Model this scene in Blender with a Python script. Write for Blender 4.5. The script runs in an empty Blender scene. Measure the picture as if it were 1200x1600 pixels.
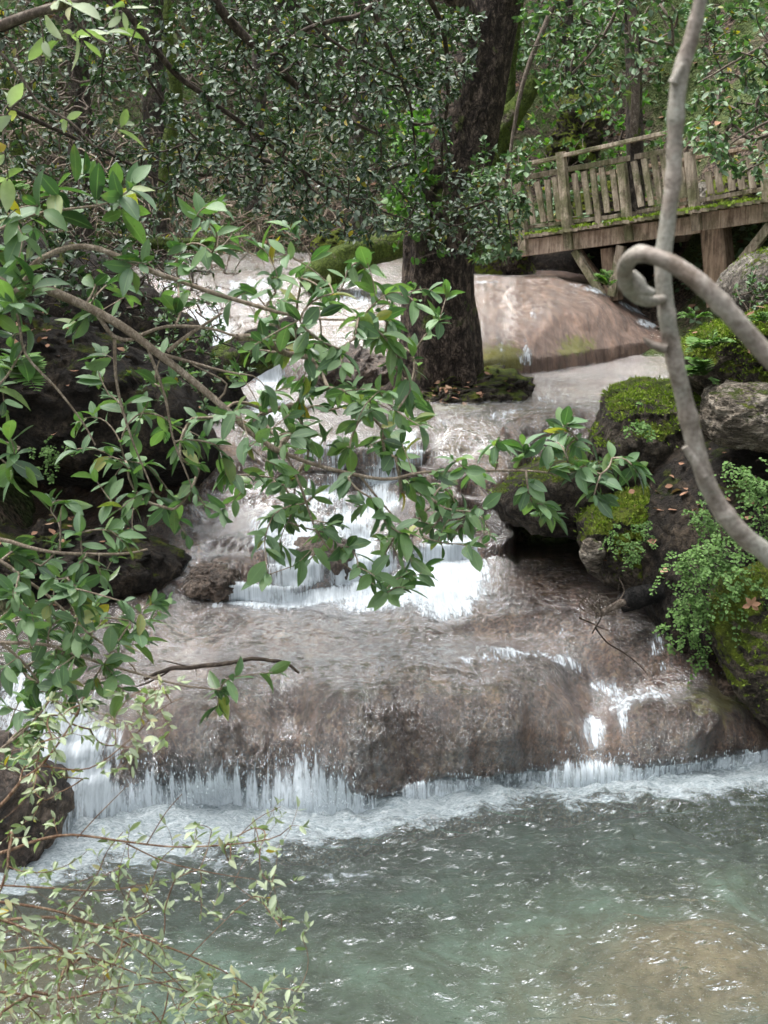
import bpy, math, random
import numpy as np
from mathutils import Vector
random.seed(7)
RNG = np.random.default_rng(11)
C = bpy.context.scene.collection
SC = bpy.context.scene

# ------------------------------------------------------------------ camera, sky, sun
PITCH = math.radians(13.2)
CAMZ = 3.6
F = 2000.0          # focal length in photo pixels (1200 x 1600)
cam_d = bpy.data.cameras.new("camera")
cam = bpy.data.objects.new("camera", cam_d); C.objects.link(cam)
cam.location = (0, 0, CAMZ)
cam.rotation_euler = (math.pi/2 - PITCH, 0, 0)
cam_d.sensor_fit = 'VERTICAL'; cam_d.sensor_height = 36.0; cam_d.sensor_width = 27.0
cam_d.lens = 36.0*F/1600
cam_d.clip_start = 0.05; cam_d.clip_end = 500
cam_d.dof.use_dof = True; cam_d.dof.focus_distance = 5.5; cam_d.dof.aperture_fstop = 9.0
SC.camera = cam
SC.render.resolution_x = 768; SC.render.resolution_y = 1024

SUN_EL, SUN_AZ = math.radians(66), math.radians(-68)     # high, on the left and a little upstream
w = bpy.data.worlds.new("World"); SC.world = w; w.use_nodes = True
nt = w.node_tree; nt.nodes.clear()
sky = nt.nodes.new('ShaderNodeTexSky'); sky.sky_type = 'NISHITA'; sky.sun_disc = False
sky.sun_elevation = SUN_EL; sky.sun_rotation = SUN_AZ
sky.air_density = 1.0; sky.dust_density = 4.0; sky.ozone_density = 1.0
hs = nt.nodes.new('ShaderNodeHueSaturation'); hs.inputs['Saturation'].default_value = 0.28
bg = nt.nodes.new('ShaderNodeBackground'); bg.inputs['Strength'].default_value = 0.15
wo = nt.nodes.new('ShaderNodeOutputWorld')
nt.links.new(sky.outputs[0], hs.inputs['Color']); nt.links.new(hs.outputs[0], bg.inputs['Color'])
nt.links.new(bg.outputs[0], wo.inputs['Surface'])
sd = bpy.data.lights.new("sun", 'SUN'); sd.energy = 1.5; sd.angle = math.radians(34); sd.color = (1, .98, .955)
sun = bpy.data.objects.new("sun", sd); C.objects.link(sun)
sdir = Vector((math.sin(SUN_AZ)*math.cos(SUN_EL), math.cos(SUN_AZ)*math.cos(SUN_EL), math.sin(SUN_EL)))
sun.rotation_euler = sdir.to_track_quat('Z', 'Y').to_euler(); sun.location = (0, 0, 30)
SC.view_settings.view_transform = 'Standard'; SC.view_settings.look = 'None'
SC.view_settings.gamma = 1; SC.view_settings.exposure = 2.08
try:
    SC.cycles.transparent_max_bounces = 12; SC.cycles.max_bounces = 6
except Exception: pass

# ------------------------------------------------------------------ geometry helpers
CP, SP = math.cos(PITCH), math.sin(PITCH)
def P(u, v, Y):
    "photo pixel + distance along the ground -> world point(s)"
    u = np.asarray(u, float); v = np.asarray(v, float); Y = np.asarray(Y, float)
    a = (u-600)/F; b = (800-v)/F
    dy = CP + b*SP; dz = -SP + b*CP
    s = Y/dy
    return np.stack(np.broadcast_arrays(a*s, Y+0*a, CAMZ+dz*s), -1)
def YZ(v, z):
    "distance at which the ray through row v reaches height z"
    b = (800-np.asarray(v, float))/F
    return (z-CAMZ)/(-SP+b*CP)*(CP+b*SP)
def PP(lst, Y):
    return np.array([P(a[0], a[1], a[2] if len(a) > 2 else Y) for a in lst])

def _h(ix, iy, iz, s):
    n = (ix*374761393 + iy*668265263 + iz*2147483647 + s*1274126177) & 0xffffffff
    n = ((n ^ (n >> 13))*1103515245) & 0xffffffff
    n = ((n ^ (n >> 16))*668265263) & 0xffffffff
    return (n ^ (n >> 15)) & 0xffffffff
def noise(p, s=0):
    "gradient noise about -1..1 of points (n,3)"
    p = np.asarray(p, float); i = np.floor(p).astype(np.int64); f = p-i
    w_ = f*f*f*(f*(f*6-15)+10)
    out = 0
    for dx in (0, 1):
        for dy in (0, 1):
            for dz in (0, 1):
                h = _h(i[..., 0]+dx, i[..., 1]+dy, i[..., 2]+dz, s)
                gx = ((h & 1023)/511.5-1); gy = (((h >> 10) & 1023)/511.5-1); gz = (((h >> 20) & 1023)/511.5-1)
                d = gx*(f[..., 0]-dx)+gy*(f[..., 1]-dy)+gz*(f[..., 2]-dz)
                ww = (w_[..., 0] if dx else 1-w_[..., 0])*(w_[..., 1] if dy else 1-w_[..., 1])*(w_[..., 2] if dz else 1-w_[..., 2])
                out = out+d*ww
    return out*1.3
def fbm(p, o=4, s=0, g=.5):
    p = np.asarray(p, float); a = 1; t = 0
    for k in range(o):
        t = t+a*noise(p*(2**k), s+k*17); a *= g
    return t
def ridged(p, o=4, s=0):
    p = np.asarray(p, float); a = 1; t = 0
    for k in range(o):
        t = t+a*(1-2*np.abs(noise(p*(2**k), s+k*13))); a *= .5
    return t*.5
def sm(a, b, x):
    t = np.clip((x-a)/(b-a), 0, 1); return t*t*(3-2*t)
def nrm(a): return a/np.maximum(np.linalg.norm(a, axis=-1, keepdims=True), 1e-9)

class MB:
    "collects vertices / faces / attributes and links ONE mesh object"
    def __init__(s): s.v = []; s.f = []; s.n = 0; s.at = {}
    def add(s, v, f, **at):
        v = np.asarray(v, float).reshape(-1, 3); f = np.asarray(f, np.int64)
        k = len(v)
        for key, val in at.items():
            s.at.setdefault(key, []).append((s.n, np.broadcast_to(np.asarray(val, float), (k,))))
        s.v.append(v); s.f.append(f+s.n); s.n += k
    def build(s, name, m, parent=None, smooth=True):
        me = bpy.data.meshes.new(name)
        V = np.concatenate(s.v); me.vertices.add(len(V)); me.vertices.foreach_set('co', V.ravel())
        loops = np.concatenate([f.ravel() for f in s.f])
        tot = np.concatenate([np.full(len(f), f.shape[1]) for f in s.f])
        st = np.concatenate([[0], np.cumsum(tot)[:-1]])
        me.loops.add(len(loops)); me.loops.foreach_set('vertex_index', loops.astype(np.int32))
        me.polygons.add(len(tot)); me.polygons.foreach_set('loop_start', st.astype(np.int32))
        me.update(calc_edges=True); me.validate()
        me.polygons.foreach_set('use_smooth', np.full(len(me.polygons), smooth))
        for key, lst in s.at.items():
            arr = np.zeros(len(V))
            for (a, val) in lst: arr[a:a+len(val)] = val
            if len(me.vertices) == len(V):
                at = me.attributes.new(key, 'FLOAT', 'POINT'); at.data.foreach_set('value', arr)
        me.materials.append(m)
        o = bpy.data.objects.new(name, me); C.objects.link(o)
        if parent is not None: o.parent = parent
        return o
def recenter(o, root):
    pass
def tag(o, label=None, cat=None, group=None, kind=None):
    if label: o['label'] = label
    if cat: o['category'] = cat
    if group: o['group'] = group
    if kind: o['kind'] = kind
    return o
def thing(name, label, cat, loc=(0, 0, 0), group=None):
    o = bpy.data.objects.new(name, None); C.objects.link(o); o.location = [float(x) for x in loc]
    o.empty_display_size = .1
    return tag(o, label, cat, group)
def part(mb, name, m, root, smooth=True):
    "builds a world-space mesh as a child of root (root only translated)"
    l = np.array(root.location)
    p = root
    while p.parent is not None:
        p = p.parent; l = l+np.array(p.location)
    mb.v = [x-l for x in mb.v]
    return mb.build(name, m, root, smooth)
def solo(mb, name, m, label, cat, group=None, smooth=True):
    "a thing of one mesh, origin at its base"
    V = np.concatenate(mb.v); l = np.array([V[:, 0].mean(), V[:, 1].mean(), V[:, 2].min()])
    mb.v = [x-l for x in mb.v]
    o = mb.build(name, m, None, smooth); o.location = l
    return tag(o, label, cat, group)

def resample(pts, rad, step=None, n=None):
    "Catmull-Rom through pts"
    pts = np.asarray(pts, float); rad = np.asarray(rad, float)
    if len(rad) == 2 and len(pts) > 2: rad = np.linspace(rad[0], rad[1], len(pts))
    Q = np.vstack([2*pts[0]-pts[1], pts, 2*pts[-1]-pts[-2]])
    d = np.linalg.norm(np.diff(pts, axis=0), axis=1)
    out = []; ro = []
    for i in range(len(pts)-1):
        k = max(2, int(math.ceil(d[i]/step))) if step else n
        t = np.linspace(0, 1, k, endpoint=False)[:, None]
        p0, p1, p2, p3 = Q[i], Q[i+1], Q[i+2], Q[i+3]
        out.append(.5*((2*p1)+(-p0+p2)*t+(2*p0-5*p1+4*p2-p3)*t*t+(-p0+3*p1-3*p2+p3)*t**3))
        ro.append(rad[i]+(rad[i+1]-rad[i])*t[:, 0])
    out.append(pts[-1:]); ro.append(rad[-1:])
    return np.vstack(out), np.concatenate(ro)
def tube(mb, pts, rad, sides=8, ref=None, cap=True, disp=None, **at):
    pts = np.asarray(pts, float); n = len(pts)
    rad = np.broadcast_to(np.asarray(rad, float), (n,))
    T = nrm(np.gradient(pts, axis=0))
    if ref is None:
        m = np.abs(T).mean(0); ref = np.eye(3)[int(np.argmin(m))]
    A = nrm(np.cross(T, ref)); B = np.cross(T, A)
    th = np.linspace(0, 2*np.pi, sides, endpoint=False)
    dirs = A[:, None, :]*np.cos(th)[None, :, None]+B[:, None, :]*np.sin(th)[None, :, None]
    R = rad[:, None]*np.ones(sides)[None]
    if disp is not None: R = R*disp(np.arange(n)/(n-1), th, pts)
    V = pts[:, None, :]+dirs*R[..., None]
    i = np.arange(n-1)[:, None]*sides; j = np.arange(sides)[None]; j2 = (j+1) % sides
    Fc = np.stack([i+j, i+j2, i+sides+j2, i+sides+j], -1).reshape(-1, 4)
    mb.add(V.reshape(-1, 3), Fc, **at)
    if cap:
        for e, row in ((0, 0), (-1, n-1)):
            c = pts[e][None]; ring = V[row]
            f = np.stack([np.full(sides, 0), 1+np.arange(sides), 1+(np.arange(sides)+1) % sides], -1)
            if e == 0: f = f[:, ::-1]
            mb.add(np.vstack([c, ring]), f, **{k: (np.mean(v) if np.ndim(v) else v) for k, v in at.items()})
def tubes_batch(mb, pts, rad, sides=4):
    "pts (m,k,3) rad (m,k): many equal-length twigs"
    if len(pts) == 0: return
    m, k, _ = pts.shape
    T = nrm(np.gradient(pts, axis=1)); Tm = nrm(T.mean(1))
    ref = np.where(np.abs(Tm[:, 2:3]) > .8, np.array([[1., 0, 0]]), np.array([[0, 0, 1.]]))
    A = nrm(np.cross(T, ref[:, None, :])); B = np.cross(T, A)
    th = np.linspace(0, 2*np.pi, sides, endpoint=False)
    V = pts[:, :, None, :]+(A[:, :, None, :]*np.cos(th)[None, None, :, None]+B[:, :, None, :]*np.sin(th)[None, None, :, None])*rad[:, :, None, None]
    base = np.arange(m)[:, None, None]*k*sides; i = np.arange(k-1)[None, :, None]*sides; j = np.arange(sides)[None, None]; j2 = (j+1) % sides
    Fc = np.stack([base+i+j, base+i+j2, base+i+sides+j2, base+i+sides+j], -1).reshape(-1, 4)
    mb.add(V.reshape(-1, 3), Fc)
def box(mb, a, b, w_, h_, up=(0, 0, 1), taper=1.0):
    "a beam from a to b, w_ wide, h_ high"
    a = np.asarray(a, float); b = np.asarray(b, float); t = nrm(b-a); s_ = nrm(np.cross(t, np.asarray(up, float))); q = np.cross(s_, t)
    bev = min(w_, h_)*.08
    ring = np.array([(-.5*w_+bev, -.5*h_), (.5*w_-bev, -.5*h_), (.5*w_, -.5*h_+bev), (.5*w_, .5*h_-bev), (.5*w_-bev, .5*h_), (-.5*w_+bev, .5*h_), (-.5*w_, .5*h_-bev), (-.5*w_, -.5*h_+bev)])
    n = max(2, int(np.linalg.norm(b-a)/.12)+1)
    V = []
    for i in range(n):
        c = a+(b-a)*i/(n-1); k = 1+(taper-1)*i/(n-1)
        V.append(c+s_*ring[:, :1]*k+q*ring[:, 1:]*k)
    V = np.array(V).reshape(-1, 3)
    V = V+np.stack([noise(V*3, 5), noise(V*3, 6), noise(V*3, 7)], -1)*.006
    i = np.arange(n-1)[:, None]*8; j = np.arange(8)[None]; j2 = (j+1) % 8
    mb.add(V, np.stack([i+j, i+j2, i+8+j2, i+8+j], -1).reshape(-1, 4))
    for row, fl in ((0, 1), (n-1, 0)):
        f = np.arange(8)[None]; f = f[:, ::-1] if fl else f
        mb.add(V[row*8:row*8+8], f)

def leaf_template(st, hw, fold=.18, curl=.25):
    "stations (0..1), half widths (fraction of length)"
    V = []; across = []
    for t, h in zip(st, hw):
        z = -curl*t*t
        V += [(t, -h, z+fold*h), (t, 0, z), (t, h, z+fold*h)]; across += [1, 0, 1]
    n = len(st); Fc = []
    for i in range(n-1):
        a = i*3; Fc += [(a, a+1, a+4, a+3), (a+1, a+2, a+5, a+4)]
    return np.array(V, float), np.array(Fc), np.array(across, float)
LAUREL = leaf_template([0, .1, .28, .48, .68, .86, 1], [.012, .09, .18, .222, .2, .115, .006], .3, .22)
SMALL = leaf_template([0, .4, .75, 1], [.02, .26, .2, .01], .3, .15)
NARROW = leaf_template([0, .2, .5, .8, 1], [.015, .1, .15, .09, .005], .5, -.12)
PRIVET = leaf_template([0, .2, .5, .8, 1], [.02, .13, .19, .12, .005], .5, .1)
ROUND = leaf_template([0, .4, .8, 1], [.05, .42, .46, .25], .2, .1)
def leaves(mb, pos, d, up, L, tpl, wscale=1.0, var=None):
    if len(pos) == 0: return
    V, Fc, ac = tpl; m = len(pos)
    x = nrm(d); y = nrm(np.cross(up, x)); z = np.cross(x, y)
    L = np.broadcast_to(np.asarray(L, float), (m,))
    W = L*wscale*RNG.uniform(.8, 1.2, m)
    cr = RNG.uniform(.2, 1.9, m)
    out = pos[:, None, :]+x[:, None, :]*(V[None, :, 0:1]*L[:, None, None])+y[:, None, :]*(V[None, :, 1:2]*W[:, None, None])+z[:, None, :]*(V[None, :, 2:3]*(L*cr)[:, None, None])
    k = len(V)
    Fa = (Fc[None]+(np.arange(m)*k)[:, None, None]).reshape(-1, 4)
    var = RNG.random(m) if var is None else var
    mb.add(out.reshape(-1, 3), Fa, var=np.repeat(var, k), across=np.tile(ac, m))
def prim(nodes, targets, cost_up=0.0):
    "grow a tree: returns parent index of each target (index into nodes+targets, in join order)"
    nodes = np.asarray(nodes, float); targets = np.asarray(targets, float)
    n0 = len(nodes); n = len(targets)
    D = np.full(n, 1e9); par = np.zeros(n, int)
    for a in range(0, n0, 400):
        d = np.linalg.norm(targets[:, None]-nodes[None, a:a+400], axis=2)
        j = d.argmin(1); dm = d[np.arange(n), j]; b = dm < D
        D[b] = dm[b]; par[b] = j[b]+a
    done = np.zeros(n, bool); order = []
    for _ in range(n):
        dd = np.where(done, 1e9, D); i = int(dd.argmin()); done[i] = True; order.append(i)
        d = np.linalg.norm(targets-targets[i], axis=1)*1.08; b = (d < D) & ~done
        D[b] = d[b]; par[b] = n0+i
    return par, order
def grow(wood, roots, targets, r_tip=.0015, r_gain=.0011, sag=.08, k=5, sides=4, rmax=.02, maxlen=None, bend=.1):
    "roots: list of (pts, radii); adds wood; returns twig tips (start, end) per target"
    nodes = np.vstack([r[0] for r in roots]); n0 = len(nodes); targets = np.asarray(targets, float)
    par, order = prim(nodes, targets)
    pos = np.vstack([nodes, targets])
    cnt = np.ones(len(targets))
    for i in reversed(order):
        p = par[i]
        if p >= n0: cnt[p-n0] += cnt[i]
    a = pos[par]; b = targets
    t = np.linspace(0, 1, k)[None, :, None]
    L = np.linalg.norm(b-a, axis=1)
    # leave the parent along its own growing direction, so joints bend softly
    pd = np.zeros_like(a)
    for i in order:
        p = par[i]
        if p >= n0: pd[i] = nrm((targets[p-n0]-pos[par[p-n0]])[None])[0]
    c = (a+b)/2+RNG.normal(0, 1, a.shape)*(L*bend)[:, None]+np.array([0, 0, 1.])*(L*sag)[:, None]+pd*(L*.18)[:, None]
    pts = a[:, None]*(1-t)**2+2*c[:, None]*t*(1-t)+b[:, None]*t*t
    r1 = np.minimum(r_tip+r_gain*np.sqrt(cnt-1), rmax); r0 = np.minimum(r1*1.25, rmax)
    rr = r0[:, None]+(r1-r0)[:, None]*np.linspace(0, 1, k)[None]
    keep = np.ones(len(b), bool) if maxlen is None else L < maxlen
    rt = np.concatenate([np.full(len(r[0]), i) for i, r in enumerate(roots)]); own = np.zeros(len(b), int)
    for i in order:
        p = par[i]; own[i] = rt[p] if p < n0 else own[p-n0]
        if p >= n0 and not keep[p-n0]: keep[i] = False
    if isinstance(wood, list):
        for q in range(len(roots)): tubes_batch(wood[q], pts[keep & (own == q)], rr[keep & (own == q)], sides)
    else: tubes_batch(wood, pts[keep], rr[keep], sides)
    return a, b, pts, cnt, keep
def rosette(mb, tips, axes, n, L, tpl, spread=1.0, upb=.6, **kw):
    "n leaves round each tip"
    m = len(tips)
    if m == 0: return
    tip = np.repeat(tips, n, 0); ax = nrm(np.repeat(axes, n, 0))
    ref = np.where(np.abs(ax[:, 2:3]) > .9, np.array([[1., 0, 0]]), np.array([[0, 0, 1.]]))
    A = nrm(np.cross(ax, ref)); B = np.cross(ax, A)
    ph = np.tile(np.arange(n)*2.399, m)+np.repeat(RNG.uniform(0, 6.28, m), n)+RNG.normal(0, .25, m*n)
    back = np.tile(np.arange(n)/max(n, 1), m)
    el = spread*(.45+.8*back)+RNG.normal(0, .18, m*n)
    d = ax*np.cos(el)[:, None]+(A*np.cos(ph)[:, None]+B*np.sin(ph)[:, None])*np.sin(el)[:, None]
    d = d+np.array([0, 0, .04])
    up = nrm(ax*.5+np.array([0, 0, upb])+RNG.normal(0, .38, (m*n, 3)))
    Ls = L*RNG.uniform(.42, 1.2, m*n)*(1-.3*(back < .2))
    p = tip-ax*(back*L*.45)[:, None]
    leaves(mb, p, d, up, Ls, tpl, **kw)
def along(mb, pts, keep, n, L, tpl, upb=.8, droop=.2, **kw):
    "n leaves spread on both sides of each twig path"
    pts = pts[keep]; m, k, _ = pts.shape
    if m == 0: return
    t = RNG.uniform(.1, 1, (m, n)); i = np.clip((t*(k-1)).astype(int), 0, k-2); f = t*(k-1)-i
    mi = np.arange(m)[:, None]
    p = pts[mi, i]*(1-f)[..., None]+pts[mi, i+1]*f[..., None]
    ax = nrm(pts[mi, i+1]-pts[mi, i])
    side = nrm(np.cross(ax, np.array([0, 0, 1.]))+RNG.normal(0, .35, ax.shape))
    sg = np.where(RNG.random((m, n)) < .5, -1, 1)[..., None]
    d = ax*.65+side*sg*.75+np.array([0, 0, -droop])+RNG.normal(0, .15, ax.shape)
    up = np.array([0, 0, upb])+RNG.normal(0, .4, ax.shape)
    leaves(mb, p.reshape(-1, 3), d.reshape(-1, 3), nrm(up).reshape(-1, 3), L*RNG.uniform(.65, 1.2, m*n), tpl, **kw)

# ------------------------------------------------------------------ materials
def mat(name):
    m = bpy.data.materials.new(name); m.use_nodes = True; nt = m.node_tree; nt.nodes.clear()
    return m, nt
class NB:
    def __init__(s, nt): s.nt = nt
    def n(s, t, **kw):
        x = s.nt.nodes.new(t)
        for k, v in kw.items(): setattr(x, k, v)
        return x
    def l(s, a, b): s.nt.links.new(a, b)
    def put(s, sock, v):
        if hasattr(v, 'is_linked') or hasattr(v, 'links'): s.l(v, sock)
        elif isinstance(v, tuple) and len(v) == 3 and sock.type == 'RGBA': sock.default_value = (*v, 1)
        else: sock.default_value = v
    def coord(s, scale=(1, 1, 1), obj=False):
        if obj: t = s.n('ShaderNodeTexCoord').outputs['Object']
        else: t = s.n('ShaderNodeNewGeometry').outputs['Position']
        m = s.n('ShaderNodeMapping'); m.inputs['Scale'].default_value = scale; s.l(t, m.inputs['Vector']); return m.outputs[0]
    def noise(s, sc, det=4, rough=.55, vec=None, dist=0):
        x = s.n('ShaderNodeTexNoise'); x.inputs['Scale'].default_value = sc; x.inputs['Detail'].default_value = det
        x.inputs['Roughness'].default_value = rough; x.inputs['Distortion'].default_value = dist
        if vec is not None: s.l(vec, x.inputs['Vector'])
        return x.outputs[0]
    def voro(s, sc, vec=None, feature='F1'):
        x = s.n('ShaderNodeTexVoronoi', feature=feature); x.inputs['Scale'].default_value = sc
        if vec is not None: s.l(vec, x.inputs['Vector'])
        return x.outputs['Distance']
    def ramp(s, fac, stops, interp='LINEAR'):
        x = s.n('ShaderNodeValToRGB'); cr = x.color_ramp; cr.interpolation = interp
        while len(cr.elements) < len(stops): cr.elements.new(.5)
        for e, (p, c) in zip(cr.elements, stops):
            e.position = p; e.color = (*c, 1) if isinstance(c, tuple) else (c, c, c, 1)
        s.l(fac, x.inputs[0]); return x.outputs[0]
    def math(s, op, a, b=None, c=None, clamp=False):
        x = s.n('ShaderNodeMath', operation=op); x.use_clamp = clamp
        s.put(x.inputs[0], a)
        if b is not None: s.put(x.inputs[1], b)
        if c is not None: s.put(x.inputs[2], c)
        return x.outputs[0]
    def mix(s, fac, a, b, mode='MIX'):
        x = s.n('ShaderNodeMix', data_type='RGBA', blend_type=mode)
        s.put(x.inputs['Factor'], fac); s.put(x.inputs[6], a); s.put(x.inputs[7], b); return x.outputs[2]
    def attr(s, name): return s.n('ShaderNodeAttribute', attribute_name=name).outputs['Fac']
    def bump(s, h, strength=.5, dist=.02, normal=None):
        x = s.n('ShaderNodeBump'); x.inputs['Strength'].default_value = strength; x.inputs['Distance'].default_value = dist
        s.l(h, x.inputs['Height'])
        if normal is not None: s.l(normal, x.inputs['Normal'])
        return x.outputs[0]
    def normz(s):
        g = s.n('ShaderNodeNewGeometry'); x = s.n('ShaderNodeSeparateXYZ'); s.l(g.outputs['Normal'], x.inputs[0]); return x.outputs['Z']
    def bsdf(s, col, rough=.6, spec=.5, normal=None, **kw):
        b = s.n('ShaderNodeBsdfPrincipled'); s.put(b.inputs['Base Color'], col); s.put(b.inputs['Roughness'], rough)
        s.put(b.inputs['Specular IOR Level'], spec)
        if normal is not None: s.l(normal, b.inputs['Normal'])
        for k, v in kw.items(): s.put(b.inputs[k.replace('_', ' ')], v)
        return b.outputs[0]
    def mixs(s, fac, a, b):
        x = s.n('ShaderNodeMixShader'); s.put(x.inputs[0], fac); s.l(a, x.inputs[1]); s.l(b, x.inputs[2]); return x.outputs[0]
    def out(s, sh):
        o = s.n('ShaderNodeOutputMaterial'); s.l(sh, o.inputs['Surface'])

def leaf_mat(name, dark, mid, light, rough=.32, spec=.5, trans=.25, back=None, yellow=.02, rib=None, ycol=(.42, .3, .03)):
    m, nt = mat(name); b = NB(nt); v = b.attr('var')
    pos = b.coord((1, 1, 1)); nz = b.noise(60, 2, .5, pos)
    col = b.ramp(v, [(0, dark), (.45, mid), (1-yellow-.03, light), (min(.999, 1-yellow*.4), ycol if yellow > 0 else light)])
    col = b.mix(.35, col, b.ramp(nz, [(.3, (.55, .55, .5)), (.7, (1, 1, 1))]), 'MULTIPLY')
    if rib:
        sp = b.voro(75, pos); col = b.mix(b.ramp(sp, [(.10, .8), (.16, 0.0)]), col, (.10, .07, .03))
        pt = b.noise(16, 4, .6, pos); col = b.mix(b.ramp(pt, [(.60, 0.0), (.68, .5)]), col, (.22, .24, .06))
        a = b.attr('across'); r = b.ramp(a, [(.03, 1.0), (.1, 0.0)]); col = b.mix(b.math('MULTIPLY', r, .6), col, rib)
    g = b.n('ShaderNodeNewGeometry')
    bk = back or tuple(min(1, c*1.5+.03) for c in mid)
    col2 = b.mix(g.outputs['Backfacing'], col, b.mix(.6, col, bk))
    ro = b.math('ADD', rough, b.math('MULTIPLY', g.outputs['Backfacing'], .3))
    sh = b.bsdf(col2, ro, spec)
    t = b.n('ShaderNodeBsdfTranslucent'); b.l(b.mix(1.0, col, (1.0, 1.35, .5), 'MULTIPLY'), t.inputs[0])
    b.out(b.mixs(trans, sh, t.outputs[0])); return m
M = {}
M['laurel'] = leaf_mat('laurel_leaf', (.03, .07, .027), (.07, .14, .055), (.20, .30, .10), .32, .85, .33, rib=(.22, .32, .14), yellow=.012)
M['evergreen'] = leaf_mat('small_evergreen_leaf', (.016, .034, .016), (.032, .062, .026), (.075, .125, .05), .27, .95, .18, yellow=.012)
M['bright'] = leaf_mat('bright_leaf', (.04, .09, .022), (.075, .165, .032), (.14, .27, .045), .45, .4, .4, yellow=0.01)
M['hill'] = leaf_mat('hillside_leaf', (.028, .06, .026), (.055, .11, .04), (.12, .21, .07), .32, .8, .25, yellow=.02)
M['pale'] = leaf_mat('pale_leaf', (.15, .20, .09), (.28, .34, .18), (.48, .53, .36), .5, .4, .35, back=(.45, .5, .38), yellow=.05)
M['fern'] = leaf_mat('fern_leaf', (.035, .08, .018), (.07, .14, .03), (.13, .22, .05), .5, .35, .3, yellow=0)
M['moss_leaf'] = leaf_mat('moss_tuft', (.06, .09, .014), (.12, .17, .02), (.21, .27, .035), .8, .2, .3, yellow=0)
M['litter'] = leaf_mat('dead_leaf', (.07, .035, .02), (.16, .08, .045), (.3, .17, .1), .6, .35, .1, yellow=.04, ycol=(.45, .33, .22))

def rock_mat(name, c1, c2, c3, moss=.5, rough=.7, mossc=((.03, .045, .008), (.09, .125, .02)), scale=1.0, bump=1.0, streak=False, mlow=.35, spec=.22):
    m, nt = mat(name); b = NB(nt); pos = b.coord()
    if streak: pos = b.coord((1, 1, 3.5))
    n1 = b.noise(4*scale, 8, .68, pos, .5); n2 = b.noise(17*scale, 8, .75, pos, .3); n3 = b.noise(7*scale, 6, .6, pos, 1.0); n4 = b.noise(75*scale, 4, .7, pos)
    crack = b.ramp(b.math('ABSOLUTE', b.math('SUBTRACT', n3, .5)), [(.0, 0.0), (.035, 1.0)])
    col = b.ramp(n1, [(.36, c1), (.5, c2), (.62, c3)])
    col = b.mix(.9, col, b.ramp(n2, [(.38, (.25, .23, .2)), (.5, (.9, .88, .85)), (.62, (1.6, 1.55, 1.5))]), 'MULTIPLY')
    col = b.mix(.6, col, b.ramp(n4, [(.35, (.5, .5, .5)), (.65, (1.35, 1.35, 1.35))]), 'MULTIPLY')
    col = b.mix(b.math('SUBTRACT', 1.0, crack), col, b.mix(.75, col, (.01, .008, .006)))
    h = b.math('ADD', b.math('MULTIPLY', n1, 1.2), b.math('ADD', b.math('MULTIPLY', n2, .9), b.math('MULTIPLY', n4, .22)))
    h = b.math('ADD', h, b.math('MULTIPLY', crack, .25))
    nz = b.normz(); g = b.coord(); mn = b.noise(3.4, 8, .7, g)
    mk = b.math('ADD', b.math('MULTIPLY', nz, .55), b.math('MULTIPLY', b.math('SUBTRACT', mn, .5), 2.6))
    mk = b.math('ADD', mk, moss-.5)
    mk = b.ramp(mk, [(mlow, 0.0), (mlow+.16, 1.0)])
    mc = b.ramp(b.noise(38, 6, .7, g), [(.35, mossc[0]), (.62, mossc[1])])
    mc = b.mix(b.ramp(b.noise(7, 5, .6, g), [(.42, 0.0), (.6, .75)]), mc, (.15, .17, .02))
    mc = b.mix(b.ramp(b.noise(5, 5, .6, g, .4), [(.5, 0.0), (.62, .7)]), mc, (.03, .04, .01))
    col = b.mix(mk, col, mc)
    ro = b.math('ADD', b.math('MULTIPLY', mk, .3), rough, clamp=True)
    h = b.math('ADD', h, b.math('MULTIPLY', b.math('MULTIPLY', mk, b.noise(55, 6, .75, g)), 1.0))
    b.out(b.bsdf(col, ro, spec, b.bump(h, bump, .10))); return m
M['rock'] = rock_mat('mossy_rock', (.022, .017, .012), (.055, .044, .032), (.13, .11, .085), .52)
M['rock_pale'] = rock_mat('pale_stone', (.12, .10, .08), (.28, .24, .19), (.45, .41, .35), .3, streak=True)
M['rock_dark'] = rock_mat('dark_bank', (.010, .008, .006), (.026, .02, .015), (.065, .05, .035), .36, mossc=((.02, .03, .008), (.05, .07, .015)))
M['rock_grey'] = rock_mat('grey_boulder', (.14, .12, .1), (.24, .22, .19), (.33, .31, .27), .38)
M['rock_moss'] = rock_mat('thick_moss_rock', (.03, .024, .018), (.08, .066, .05), (.17, .14, .11), .80, mossc=((.06, .085, .012), (.19, .25, .025)), mlow=.3)

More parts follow.
